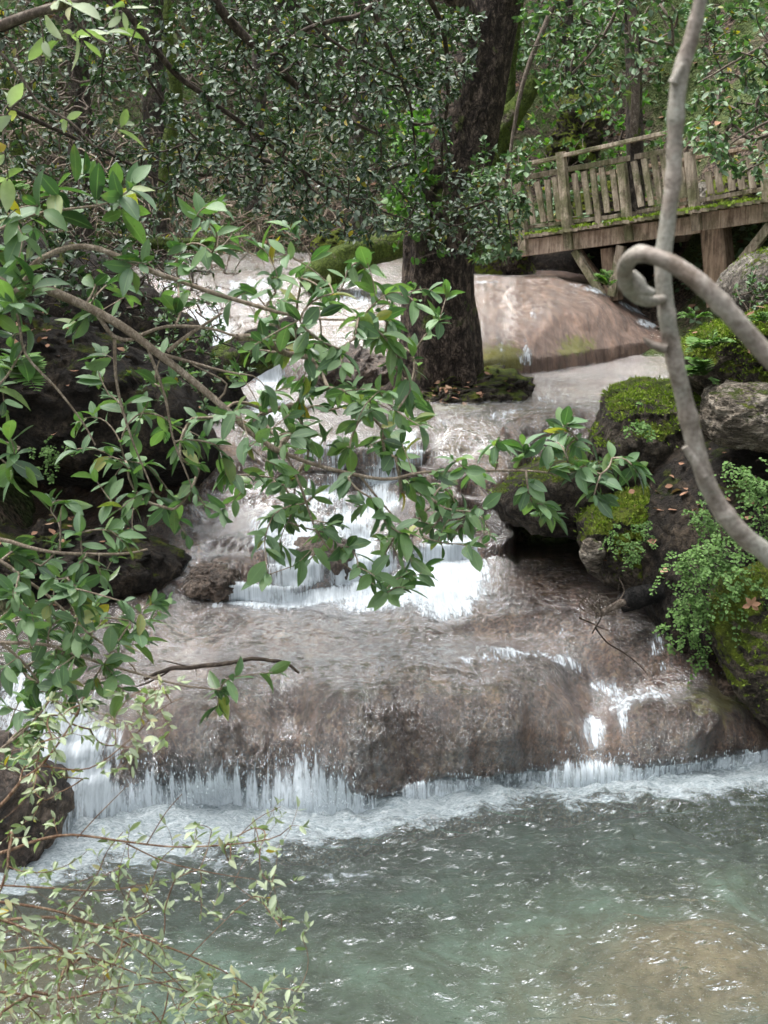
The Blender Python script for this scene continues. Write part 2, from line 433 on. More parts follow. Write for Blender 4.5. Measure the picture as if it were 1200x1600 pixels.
def travertine():
    m, nt = mat('wet_travertine'); b = NB(nt); pos = b.coord()
    n1 = b.noise(1.8, 7, .65, pos, .4); n2 = b.noise(48, 8, .8, pos, .8); n3 = b.noise(9, 7, .7, pos)
    col = b.ramp(n1, [(.3, (.042, .026, .021)), (.45, (.096, .062, .050)), (.58, (.165, .108, .085)), (.72, (.27, .18, .125))])
    col = b.mix(.85, col, b.ramp(n2, [(.42, (.32, .29, .28)), (.5, (.9, .86, .84)), (.57, (2.0, 1.8, 1.5))]), 'MULTIPLY')
    col = b.mix(b.ramp(n3, [(.54, 0.0), (.66, .55)]), col, (.33, .23, .14))
    fxy = b.n('ShaderNodeCombineXYZ'); b.l(b.attr('fx'), fxy.inputs[0]); b.l(b.attr('fs'), fxy.inputs[1]); mq = b.n('ShaderNodeMapping'); mq.inputs['Scale'].default_value = (9, 1.6, 1); b.l(fxy.outputs[0], mq.inputs[0])
    stn = b.noise(1, 7, .72, mq.outputs[0], .8)
    up = b.attr('dome')       # the upper dome is a redder, smoother travertine
    col = b.mix(b.math('MULTIPLY', up, .75), col, b.ramp(b.noise(5, 5, .6, pos), [(.3, (.15, .088, .066)), (.7, (.36, .235, .185))]))
    col = b.mix(.85, col, b.ramp(stn, [(.36, (.42, .38, .36)), (.5, (.95, .93, .92)), (.64, (1.5, 1.42, 1.3))]), 'MULTIPLY')
    mo = b.attr('moss'); mo2 = b.ramp(b.math('ADD', mo, b.math('MULTIPLY', b.math('SUBTRACT', n3, .5), 1.2)), [(.45, 0.0), (.6, 1.0)])
    col = b.mix(mo2, col, b.ramp(n2, [(.3, (.10, .10, .015)), (.7, (.28, .24, .06))]))
    h = b.math('ADD', b.math('ADD', b.math('MULTIPLY', n2, .9), n3), b.math('MULTIPLY', stn, .8))
    b.out(b.bsdf(col, .33, .5, b.bump(h, .9, .05))); return m
M['trav'] = travertine()
M['brown_rock'] = rock_mat('wet_brown_rock', (.03, .021, .016), (.075, .055, .042), (.15, .115, .09), .12, rough=.4, spec=.4, bump=.5)

def water_film():
    "thin running water: clear with sky gloss, white where it is torn to foam"
    m, nt = mat('running_water'); b = NB(nt)
    fx = b.n('ShaderNodeCombineXYZ'); b.l(b.attr('fx'), fx.inputs[0]); b.l(b.attr('fs'), fx.inputs[1])
    def mp(sx, sy):
        q = b.n('ShaderNodeMapping'); q.inputs['Scale'].default_value = (sx, sy, 1); b.l(fx.outputs[0], q.inputs[0]); return q.outputs[0]
    s1 = b.noise(1, 5, .62, mp(34, 2.6), .5)      # streaks down the flow
    s2 = b.noise(1, 4, .6, mp(9, 3.0), .8)
    s3 = b.noise(1, 3, .6, mp(90, 14), .4)
    s4 = b.noise(1, 5, .62, mp(9, 18), 1.6)       # cross ripples on the level reaches
    foam = b.attr('foam'); steep = b.attr('steep'); s5 = b.noise(1, 5, .68, mp(44, 17), 1.4)
    md = b.attr('mid'); sm_ = b.math('ADD', b.math('MULTIPLY', s1, b.math('SUBTRACT', 1.0, md)), b.math('MULTIPLY', b.math('ADD', b.math('MULTIPLY', b.noise(1, 6, .7, mp(11, 7), 1.6), .75), b.math('MULTIPLY', s1, .25)), md))
    k = b.math('ADD', b.math('MULTIPLY', sm_, .55), b.math('ADD', b.math('MULTIPLY', s2, .55), b.math('MULTIPLY', s3, .3)))   # mean about .7
    k = b.math('ADD', b.math('SUBTRACT', k, .70), b.math('SUBTRACT', b.math('MULTIPLY', foam, .62), .30))
    mask = b.ramp(b.math('ADD', b.math('MULTIPLY', k, 3.2), .5), [(.40, 0.0), (.95, .92)])
    h = b.math('ADD', b.math('MULTIPLY', b.math('MULTIPLY', b.math('ADD', s5, b.math('MULTIPLY', s1, .35)), steep), .75), b.math('MULTIPLY', b.math('MULTIPLY', b.math('ADD', s4, s2), b.math('SUBTRACT', 1.1, steep)), .8))
    h = b.math('MULTIPLY', b.math('ADD', h, b.math('MULTIPLY', s3, .12)), b.math('SUBTRACT', 1.0, b.math('MULTIPLY', b.attr('dome'), .5)))
    nb = b.bump(h, 1.0, .065)
    fr = b.n('ShaderNodeFresnel'); fr.inputs['IOR'].default_value = 1.33; b.l(nb, fr.inputs['Normal'])
    gl = b.n('ShaderNodeBsdfGlossy'); b.put(gl.inputs['Roughness'], b.math('ADD', .04, b.math('MULTIPLY', steep, .06))); gl.inputs[0].default_value = (1, 1, 1, 1); b.l(nb, gl.inputs['Normal'])
    tr = b.n('ShaderNodeBsdfTransparent'); tr.inputs[0].default_value = (.93, .95, .95, 1)
    clear = b.mixs(b.math('MULTIPLY', fr.outputs[0], b.math('SUBTRACT', b.math('SUBTRACT', .66, b.math('MULTIPLY', b.attr('dome'), .38)), b.math('MULTIPLY', steep, .32)), clamp=True), tr.outputs[0], gl.outputs[0])
    nbw = b.bump(h, .5, .03)
    white = b.bsdf(b.ramp(b.math('ADD', b.math('MULTIPLY', s1, .6), b.math('MULTIPLY', s3, .4)), [(.36, (.40, .45, .48)), (.60, (.74, .80, .84))]), .45, .4, nbw)
    tl = b.n('ShaderNodeBsdfTranslucent'); tl.inputs[0].default_value = (.7, .8, .85, 1)
    b.out(b.mixs(mask, clear, b.mixs(.25, white, tl.outputs[0]))); return m
M['film'] = water_film()

def pool_water():
    m, nt = mat('pool_water'); b = NB(nt); pos = b.coord((1, 1, 1)); pa = b.coord((1, 2.3, 1))
    n1 = b.noise(5.5, 4, .6, pa, .8); n2 = b.noise(19, 3, .6, pa, .5); n3 = b.noise(50, 2, .5, pa, .5)
    def sharp(x, e): return b.math('POWER', b.math('SUBTRACT', 1.0, b.math('MULTIPLY', b.math('ABSOLUTE', b.math('SUBTRACT', x, .5)), 3.2), clamp=True), e)
    h = b.math('ADD', b.math('MULTIPLY', sharp(n1, 1.6), .55), b.math('ADD', b.math('MULTIPLY', sharp(n2, 1.4), .22), b.math('MULTIPLY', n3, .05)))
    nb = b.bump(h, 1.0, .10)
    foam = b.attr('foam')
    fn = b.math('ADD', b.math('MULTIPLY', b.noise(6, 6, .68, b.coord((1, 1.8, 1)), 1.4), .75), b.math('MULTIPLY', b.noise(26, 4, .7, pos, 1.2), .4))
    k = b.math('ADD', b.math('SUBTRACT', fn, .58), b.math('SUBTRACT', b.math('MULTIPLY', foam, .62), .28))
    mask = b.ramp(b.math('ADD', b.math('MULTIPLY', k, 2.6), .5), [(.36, 0.0), (1.0, .90)])
    wr = b.noise(17, 6, .72, b.coord((1, 2.6, 1)), 2.2)
    h = b.math('ADD', h, b.math('MULTIPLY', b.math('MULTIPLY', wr, b.math('MINIMUM', foam, 1.0)), 2.2)); nb2 = b.bump(h, .8, .07)
    fr = b.n('ShaderNodeFresnel'); fr.inputs['IOR'].default_value = 1.33; b.l(nb, fr.inputs['Normal'])
    gl = b.n('ShaderNodeBsdfGlossy'); gl.inputs['Roughness'].default_value = .02; gl.inputs[0].default_value = (1, 1, 1, 1); b.l(nb, gl.inputs['Normal'])
    tr = b.n('ShaderNodeBsdfTransparent'); tr.inputs[0].default_value = (.76, .82, .76, 1)
    mlk = b.n('ShaderNodeBsdfDiffuse'); mlk.inputs[0].default_value = (.26, .31, .28, 1)     # the water itself is a little milky
    body = b.mixs(.10, tr.outputs[0], mlk.outputs[0])
    clear = b.mixs(b.math('MULTIPLY', fr.outputs[0], 1.6, clamp=True), body, gl.outputs[0])
    white = b.bsdf(b.ramp(wr, [(.38, (.32, .40, .43)), (.49, (.56, .64, .67)), (.60, (.80, .86, .88))]), .4, .4, nb2)
    b.out(b.mixs(mask, clear, white)); return m
M['pool'] = pool_water()

def bed_mat():
    m, nt = mat('pool_bed'); b = NB(nt); pos = b.coord()
    n = b.noise(1.3, 5, .6, pos, .6); n2 = b.noise(9, 5, .6, pos); tan = b.attr('tan')
    col = b.ramp(n, [(.38, (.08, .082, .06)), (.5, (.21, .25, .19)), (.62, (.36, .50, .42))])
    col = b.mix(tan, col, b.ramp(n2, [(.3, (.30, .18, .10)), (.7, (.68, .46, .30))]))
    b.out(b.bsdf(col, .8, .3, b.bump(n2, .5, .05))); return m
M['bed'] = bed_mat()

def ground_mat():
    m, nt = mat('forest_floor'); b = NB(nt); pos = b.coord()
    n = b.noise(.9, 5, .6, pos, .3); n2 = b.noise(16, 5, .7, pos); n3 = b.voro(22, pos)
    col = b.ramp(n3, [(.1, (.06, .042, .032)), (.35, (.025, .019, .015)), (.7, (.12, .09, .07))])
    col = b.mix(.7, col, b.ramp(n2, [(.3, (.35, .33, .3)), (.65, (1.3, 1.2, 1.1))]), 'MULTIPLY')
    col = b.mix(b.ramp(n, [(.44, 0.0), (.54, .9)]), col, b.ramp(n2, [(.3, (.03, .05, .012)), (.7, (.085, .12, .03))]))
    b.out(b.bsdf(col, .85, .25, b.bump(b.math('ADD', n2, n3), .8, .08))); return m
M['ground'] = ground_mat()

def bark_mat(name, c1, c2, c3, moss=.3, vs=(1, 1, .6), sc=9, bump=1.0, mossc=((.03, .05, .008), (.1, .14, .02))):
    m, nt = mat(name); b = NB(nt); pos = b.coord(vs); g = b.coord()
    n1 = b.noise(sc, 8, .72, pos, .6); n2 = b.noise(3, 6, .65, g); n3 = b.noise(sc*.8, 5, .6, pos, 1.2); n4 = b.noise(sc*6, 4, .7, pos)
    crack = b.ramp(b.math('ABSOLUTE', b.math('SUBTRACT', n3, .5)), [(.0, 0.0), (.06, 1.0)])
    col = b.ramp(n1, [(.36, c1), (.5, c2), (.62, c3)])
    col = b.mix(.8, col, b.ramp(n4, [(.35, (.4, .4, .4)), (.65, (1.5, 1.5, 1.5))]), 'MULTIPLY')
    col = b.mix(b.math('MULTIPLY', b.math('SUBTRACT', 1.0, crack), .8), col, c1)
    mk = b.ramp(b.math('ADD', n2, (moss-.5)*.6), [(.5, 0.0), (.58, 1.0)])
    col = b.mix(mk, col, b.ramp(b.noise(50, 5, .7, g), [(.35, mossc[0]), (.65, mossc[1])]))
    h = b.math('ADD', b.math('MULTIPLY', n1, 1.2), b.math('ADD', b.math('MULTIPLY', crack, .5), b.math('MULTIPLY', n4, .3)))
    b.out(b.bsdf(col, .85, .2, b.bump(h, bump, .6/sc))); return m
M['bark'] = bark_mat('dark_plated_bark', (.015, .011, .009), (.066, .049, .038), (.17, .128, .1), .33, sc=13)
M['bark_moss'] = bark_mat('mossy_bark', (.05, .04, .03), (.14, .11, .08), (.24, .2, .15), .75, sc=9)
M['bark_back'] = bark_mat('grey_bark', (.035, .03, .025), (.075, .062, .05), (.13, .11, .09), .42, sc=12)
M['log'] = bark_mat('dark_wet_log', (.015, .012, .01), (.04, .032, .025), (.08, .065, .05), .5, sc=8)
M['twig_pale'] = bark_mat('pale_twig_bark', (.15, .115, .085), (.25, .2, .15), (.36, .3, .24), .0, sc=40, bump=.2)
M['twig_dark'] = bark_mat('dark_twig_bark', (.025, .018, .014), (.055, .042, .032), (.1, .08, .06), .1, sc=30, bump=.2)
M['twig_mid'] = bark_mat('brown_twig_bark', (.06, .045, .035), (.12, .095, .075), (.2, .17, .14), .2, sc=30, bump=.2)
M['twig_red'] = bark_mat('reddish_twig_bark', (.1, .05, .03), (.2, .13, .085), (.3, .22, .15), .0, sc=40, bump=.2)
def smooth_bark():
    m, nt = mat('smooth_grey_branch'); b = NB(nt); g = b.coord()
    n = b.noise(26, 7, .68, g, .5); n2 = b.noise(220, 5, .7, g); n3 = b.noise(9, 5, .6, g, .8); v = b.voro(130, g)
    col = b.ramp(n, [(.34, (.13, .105, .085)), (.5, (.26, .225, .195)), (.64, (.39, .355, .315))])
    col = b.mix(b.ramp(n3, [(.5, 0.0), (.62, .55)]), col, (.30, .31, .27))
    col = b.mix(b.ramp(n3, [(.36, .6), (.44, 0.0)]), col, (.12, .085, .06))
    col = b.mix(.7, col, b.ramp(n2, [(.36, (.5, .46, .42)), (.58, (1.15, 1.15, 1.15))]), 'MULTIPLY')
    col = b.mix(b.ramp(v, [(.06, .7), (.12, 0.0)]), col, (.4, .36, .3))
    b.out(b.bsdf(col, .7, .25, b.bump(b.math('ADD', n, b.math('MULTIPLY', n2, .5)), .8, .005))); return m
M['smooth'] = smooth_bark()
def wood_mat(name, c1, c2, c3, green=.2):
    m, nt = mat(name); b = NB(nt); t = b.coord((1, 1, 1)); oi = b.n('ShaderNodeObjectInfo').outputs['Random']
    st = b.coord((14, 14, 1.0)); n1 = b.noise(2.2, 5, .65, st, .4); n2 = b.noise(2.5, 4, .6, t); n3 = b.noise(40, 3, .6, t)
    col = b.ramp(n1, [(.3, c1), (.5, c2), (.7, c3)])
    col = b.mix(.6, col, b.ramp(oi, [(0, (.7, .66, .6)), (1, (1.1, 1.08, 1.05))]), 'MULTIPLY')
    col = b.mix(b.ramp(b.math('ADD', n2, b.math('MULTIPLY', n3, .2)), [(.54, 0.0), (.68, green)]), col, (.085, .09, .035))
    fine = b.noise(9, 6, .75, b.coord((1, 1, .5))); col = b.mix(.8, col, b.ramp(fine, [(.36, (.35, .32, .28)), (.5, (1, 1, 1)), (.64, (1.3, 1.3, 1.3))]), 'MULTIPLY')
    col = b.mix(b.ramp(n2, [(.3, .5), (.45, 0.0)]), col, c1)
    b.out(b.bsdf(col, .75, .3, b.bump(n1, .5, .01))); return m
M['wood'] = wood_mat('weathered_timber', (.12, .095, .072), (.31, .26, .20), (.48, .42, .34), .8)
M['beam'] = wood_mat('stained_beam', (.15, .105, .078), (.37, .29, .225), (.52, .43, .35), .35)
M['wood_brown'] = wood_mat('brown_timber', (.08, .055, .038), (.20, .14, .10), (.32, .245, .18), .1)
M['black_log'] = bark_mat('black_wet_wood', (.006, .006, .006), (.012, .011, .01), (.03, .027, .025), 0, sc=12)

# ------------------------------------------------------------------ the stream bed: lines across the stream, front to back
U = np.concatenate([np.linspace(-520, -160, 30, endpoint=False), np.linspace(-160, 1330, 560), np.linspace(1350, 1750, 30)])
def ip(tab):
    t = sorted(tab.items()); return np.interp(U, [a for a, _ in t], [b for _, b in t])
def smooth1(a, k=9):
    ker = np.hanning(k+2)[1:-1]; ker /= ker.sum(); return np.convolve(np.pad(a, k//2, mode='edge'), ker, 'valid')
def S(tab): return smooth1(ip(tab), 25)
foot_v = S({-520: 1345, -100: 1340, 40: 1325, 130: 1290, 210: 1262, 400: 1264, 580: 1262, 700: 1240, 830: 1222, 900: 1226, 1000: 1218, 1100: 1205, 1200: 1190, 1350: 1175, 1750: 1150})
Yf = YZ(foot_v, 0.0)
rows = []   # (v, Y)
rows.append(('bedfront', foot_v+0, Yf+.30, -.55))
rows.append(('foot', foot_v, Yf+S({-520: .4, 500: .42, 560: .2, 630: .16, 700: .24, 900: .22, 1200: .2, 1750: .2}), None))
n_u = lambda k, s_: noise(np.stack([U/k, 0*U, 0*U+s_], -1), 200)
midv = S({-520: 1240, 60: 1225, 200: 1184, 330: 1176, 430: 1172, 500: 1156, 548: 1200, 580: 1232, 625: 1226, 680: 1196, 760: 1204, 850: 1188, 925: 1150, 985: 1186, 1080: 1176, 1150: 1166, 1200: 1166, 1750: 1120})+n_u(24, 1)*22+n_u(9, 2)*9
rows.append(('mid', midv, Yf+S({-520: .12, 200: .14, 330: -.08, 455: .24, 530: .02, 585: -.02, 650: .10, 720: -.04, 800: -.08, 870: .08, 925: .30, 985: .04, 1080: -.08, 1200: .06, 1750: .1}), None))
shv = S({-520: 1150, 60: 1150, 200: 1122, 330: 1100, 455: 1120, 560: 1098, 650: 1108, 740: 1090, 830: 1090, 905: 1112, 960: 1120, 1000: 1104, 1100: 1100, 1200: 1122, 1750: 1100})
rows.append(('shoulder', shv, Yf+S({-520: .3, 200: .34, 330: .08, 455: .46, 530: .16, 585: .12, 650: .26, 720: .10, 800: .04, 870: .24, 925: .54, 985: .24, 1080: .06, 1200: .26, 1750: .3}), None))
lipv = S({-520: 1085, 60: 1080, 200: 1062, 400: 1055, 580: 1040, 690: 1046, 760: 1036, 850: 1040, 905: 1062, 960: 1080, 1040: 1064, 1100: 1062, 1200: 1090, 1750: 1080})
rows.append(('lip', lipv, Yf+S({-520: .7, 200: .66, 330: .58, 455: .72, 600: .60, 700: .54, 850: .60, 925: .86, 980: .64, 1100: .56, 1750: .6}), None))
ev = S({-520: 1020, 300: 1012, 600: 1000, 760: 1004, 850: 1000, 930: 1005, 1000: 990, 1100: 985, 1750: 985})
rows.append(('shelf', ev, Yf+S({-520: 1.25, 700: 1.25, 850: 1.2, 930: 1.12, 1050: .98, 1750: .95}), None))
fv = S({-520: 975, 300: 975, 600: 962, 800: 956, 1000: 955, 1100: 940, 1750: 930})
rows.append(('shelf2', fv, YZ(fv, .70), None))
gv = S({-520: 940, 200: 935, 300: 940, 450: 938, 560: 918, 650: 895, 760: 890, 900: 902, 1030: 915, 1750: 905})
Yg = YZ(gv, .74)
rows.append(('foot2', gv, Yg, None))
hv = S({-520: 905, 200: 905, 300: 895, 380: 872, 420: 866, 470: 884, 560: 872, 640: 855, 700: 842, 760: 845, 900: 890, 1750: 895})
rows.append(('h', hv, Yg+S({-520: .4, 300: .3, 420: .22, 560: .3, 680: .3, 760: .35, 900: .6, 1750: .6}), None))
iv = S({-520: 840, 300: 830, 420: 815, 560: 820, 640: 800, 690: 780, 760: 780, 900: 860, 1750: 870})
rows.append(('i', iv, Yg+S({-520: 1.0, 420: .9, 560: .75, 690: .55, 760: .6, 900: 1.2, 1750: 1.2}), None))
jv = S({-520: 760, 300: 760, 420: 752, 560: 760, 640: 745, 690: 722, 760: 715, 900: 740, 1750: 750})
rows.append(('j', jv, Yg+S({-520: 1.6, 420: 1.5, 560: 1.25, 690: .8, 760: .95, 900: 1.7, 1750: 1.7}), None))
kv = S({-520: 690, 300: 690, 450: 700, 560: 702, 650: 698, 700: 688, 760: 676, 850: 660, 920: 648, 1750: 640})
Yk = YZ(kv, S({-520: 1.62, 450: 1.6, 650: 1.6, 760: 1.62, 920: 1.66, 1750: 1.7}))
rows.append(('k', kv, Yk, None))
lv = S({-520: 655, 300: 655, 560: 660, 700: 655, 850: 636, 920: 628, 1750: 620})
rows.append(('l', lv, YZ(lv, 1.70), None))
mv = S({-520: 625, 560: 628, 800: 616, 920: 606, 1750: 600})
rows.append(('m', mv, YZ(mv, 1.73), None))
ov = S({-520: 600, 230: 604, 430: 602, 620: 602, 740: 598, 800: 590, 860: 583, 1010: 555, 1100: 548, 1750: 540})
Yo = YZ(ov, 1.74)
rows.append(('domefoot', ov, Yo, None))
pv = S({-520: 566, 230: 560, 430: 548, 620: 545, 740: 562, 800: 556, 860: 556, 1010: 532, 1100: 525, 1750: 520})
rows.append(('p', pv, Yo+S({-520: .2, 620: .2, 740: .10, 860: .08, 1010: .12, 1750: .2}), None))
qv = S({-520: 500, 230: 498, 430: 490, 740: 490, 860: 488, 960: 492, 1010: 508, 1060: 520, 1750: 515})
rows.append(('q', qv, Yo+S({-520: 1.5, 620: 1.5, 740: 1.4, 860: 1.0, 1010: .8, 1750: .8}), None))
rv = S({-520: 446, 230: 440, 430: 428, 600: 432, 740: 443, 860: 440, 930: 452, 980: 478, 1020: 505, 1060: 512, 1750: 505})
Yr = Yo+S({-520: 3.6, 740: 3.5, 860: 2.8, 1010: 1.5, 1750: 1.5})
rows.append(('crest', rv, Yr, None))
zr = (CAMZ+P(U, rv, Yr)[:, 2]-CAMZ)
rows.append(('back', None, Yr+1.6, zr+.02))
rows.append(('back2', None, Yr+6, zr+.35))
def row_pts(r):
    name, v, Y, z = r
    if v is None:
        x = (U-600)/F*Y/ (CP+.0); return np.stack([x, Y, z+0*x], -1)
    p = P(U, v, Y)
    if z is not None: p[:, 2] = z; p[:, 1] = Y
    return p
R = np.array([row_pts(r) for r in rows])            # (rows, nu, 3)
names = [r[0] for r in rows]
mk_ = sm(770, 810, U)*(1-sm(1100, 1160, U))     # the still pool running in under the mossy block
for nm_, z_ in (('foot2', .725), ('h', .73), ('i', .74), ('j', .80)): R[names.index(nm_), :, 2] = R[names.index(nm_), :, 2]*(1-mk_)+z_*mk_
seg = [8, 26, 26, 26, 30, 26, 22, 22, 24, 26, 24, 26, 16, 14, 14, 22, 34, 40, 10, 10]
def loft(R, seg):
    Q = np.concatenate([2*R[:1]-R[1:2], R, 2*R[-1:]-R[-2:-1]])
    out = []; rid = []
    for i in range(len(R)-1):
        t = np.linspace(0, 1, seg[i], endpoint=False)[:, None, None]
        a, b_, c, d = Q[i], Q[i+1], Q[i+2], Q[i+3]
        m1 = (c-a)*.5; m2 = (d-b_)*.5
        # limit overshoot where spacing is uneven
        L = np.linalg.norm(c-b_, axis=-1, keepdims=True)
        for m_ in (m1, m2): pass
        m1 = m1*np.minimum(1, 1.2*L/np.maximum(np.linalg.norm(m1, axis=-1, keepdims=True), 1e-6))
        m2 = m2*np.minimum(1, 1.2*L/np.maximum(np.linalg.norm(m2, axis=-1, keepdims=True), 1e-6))
        out.append((2*t**3-3*t*t+1)*b_+(t**3-2*t*t+t)*m1+(-2*t**3+3*t*t)*c+(t**3-t*t)*m2); rid.append(i+t[:, 0, 0])
    out.append(R[-1:]); rid.append([len(R)-1])
    return np.concatenate(out), np.concatenate(rid)
G, RID = loft(R, seg)
def grid_normals(G):
    return nrm(np.cross(np.gradient(G, axis=1), np.gradient(G, axis=0)))
def grid_faces(nr, nc):
    i = np.arange(nr-1)[:, None]*nc; j = np.arange(nc-1)[None]
    return np.stack([i+j, i+j+1, i+nc+j+1, i+nc+j], -1).reshape(-1, 4)
Nn = grid_normals(G)
flat = np.clip(Nn[..., 2], 0, 1)
steep = 1-sm(.75, .97, flat)
dome = sm(13.5, 14.5, RID)[:, None]*np.ones(G.shape[1])[None]
big = fbm(G*np.array([1.6, 1.6, 1.6]), 3, 3)
# vertical flutes on the faces, lumps on the shelf
fl = noise(np.stack([G[..., 0]*3.2, G[..., 1]*.6, G[..., 2]*.8], -1), 9)+.5*noise(np.stack([G[..., 0]*8, G[..., 1]*1, G[..., 2]*1.2], -1), 19)
fine = fbm(G*9, 4, 5)+.5*ridged(G*24, 2, 6)
zone2 = sm(6.5, 7.2, RID)*(1-sm(11, 11.6, RID))       # second cascade: broken steps
rough2 = ridged(G*np.array([2.2, 2.2, 3.0]), 4, 8)
flatzone = sm(11.6, 12.2, RID)*(1-sm(13.85, 14.05, RID))
flk = (.022+.028*(RID > 6))[:, None]
amp = big*.055+(fl*flk*steep)+fine*.012+(zone2[:, None]*rough2*.12*steep)
amp = amp*(1-.35*dome)*(1-.85*flatzone[:, None])
val = np.zeros_like(amp)
for u0_, w_0, a_ in ((928, 45, .03), (455, 34, .05), (590, 26, .045), (752, 22, .03), (250, 24, .03), (385, 20, .02), (1050, 26, .03), (1140, 22, .025)): val = val-a_*np.exp(-((U[None]+3*(RID[:, None]-2)-u0_)/w_0)**2)*sm(1.2, 2.2, RID)[:, None]*(1-sm(3.6, 4.6, RID))[:, None]
amp = (amp+val)*(1-.8*mk_[None]*(sm(5.6, 6.3, RID)*(1-sm(9, 10, RID)))[:, None])
ROCK = G+Nn*amp[..., None]
# terraces on second cascade
zz = ROCK[..., 2]; st = .16; q = zz/st+noise(G*1.7, 31)*.9; tq = np.floor(q)+sm(.25, .75, q-np.floor(q))
ROCK[..., 2] = zz+(tq-q)*st*.75*zone2[:, None]*(1-mk_[None])
mossA = np.exp(-(((U[None]-1120)/75)**2+((RID[:, None]-3.4)/.9)**2))*.75*(U[None] > 1030)
mossA = np.maximum(mossA, .85*np.exp(-(((U[None]-780)/55)**2+((RID[:, None]-14.8)/.7)**2)))
mossA = np.maximum(mossA, .7*np.exp(-(((U[None]-900)/50)**2+((RID[:, None]-15.1)/.5)**2)))
mossA = np.maximum(mossA, .6*np.exp(-(((U[None]-720)/160)**2+((RID[:, None]-12.6)/.6)**2)))
mb = MB(); nr, nc = G.shape[:2]
mb.add(ROCK.reshape(-1, 3), grid_faces(nr, nc)[:, ::-1], dome=dome.ravel(), moss=mossA.ravel(), fx=ROCK[..., 0].ravel(), fs=np.concatenate([np.zeros((1, nc)), np.cumsum(np.linalg.norm(np.diff(G, axis=0), axis=-1), 0)]).ravel())
o = mb.build('stream_bed', M['trav']); tag(o, kind='structure')

# running water over it
W = G.copy()
kf = list(names).index('foot')
# curtain: the sheet leaves the rock at the mid line and drops at the foot line, in front of the undercut
R2 = R.copy(); R2[0] = P(U, foot_v, Yf-.02); R2[0][:, 2] = -.05; R2[0][:, 1] = Yf-.02
R2[1] = P(U, foot_v-20, Yf-.005)
R2[2] = R[2]+np.array([0, -.05, 0.0])
W, RW = loft(R2, seg)
NW = grid_normals(W)
same = sm(2.0, 2.6, RW)[:, None]
steepW = 1-sm(.75, .97, np.clip(NW[..., 2], 0, 1))
ripple = fbm(np.stack([W[..., 0]*5, W[..., 1]*8, W[..., 2]*3], -1), 3, 41)*.012*(1-steepW)+noise(np.stack([W[..., 0]*14, W[..., 1]*2, W[..., 2]*2], -1), 43)*.008*steepW
same = sm(1.7, 2.3, RW)[:, None]
Wz = (W+NW*(.6*fl*.03)[..., None])*(1-same[..., None])+ROCK*same[..., None]
for _ in range(2): Wz[:, 1:-1] = (Wz[:, :-2]+2*Wz[:, 1:-1]+Wz[:, 2:])/4
Wz = Wz+grid_normals(Wz)*(.022+ripple)[..., None]
uu = U[None]*np.ones(W.shape[0])[:, None]; rr = RW[:, None]*np.ones(W.shape[1])[None]
def blob(u0, su, r0, sr, a): return a*np.exp(-((uu-u0)/su)**2-((rr-r0)/sr)**2)
foam = .14-.14*sm(13.8, 14.4, rr)
# falling sheets at the bottom of the first ledge, with gaps
fall = sm(2.05+.35*np.exp(-((uu-320)/140)**2)+.35*np.exp(-((uu-510)/50)**2), 1.4, rr)
gaps = .62+.35*noise(np.stack([uu/60, 0*uu, 0*uu+3], -1), 51)+.3*np.exp(-((uu-320)/120)**2)+.35*np.exp(-((uu-505)/50)**2)-.5*np.exp(-((uu-590)/26)**2)-.35*np.exp(-((uu-790)/50)**2)+.2*np.exp(-((uu-925)/20)**2)
strand = .50+.55*noise(np.stack([uu/7, 0*uu, rr*.25], -1), 53)+.55*noise(np.stack([uu/3.1, 0*uu+5, rr*.3], -1), 54)
fall = sm(2.15+.28*noise(np.stack([uu/11, 0*uu, 0*uu+9], -1), 55)+.35*np.exp(-((uu-320)/140)**2)+.35*np.exp(-((uu-510)/50)**2), 1.0, rr)
foam = np.maximum(foam, np.clip(fall*(gaps*.55+strand*.55), 0, 1.1))
foam = np.maximum(foam, .85*sm(.55, .15, rr))
foam = np.maximum(foam, blob(100, 90, 2.2, 1.6, 1.0)); foam = np.maximum(foam, blob(40, 100, 3.5, 1.2, .7))
foam = np.maximum(foam, blob(150, 40, 1.5, 1.2, .9))
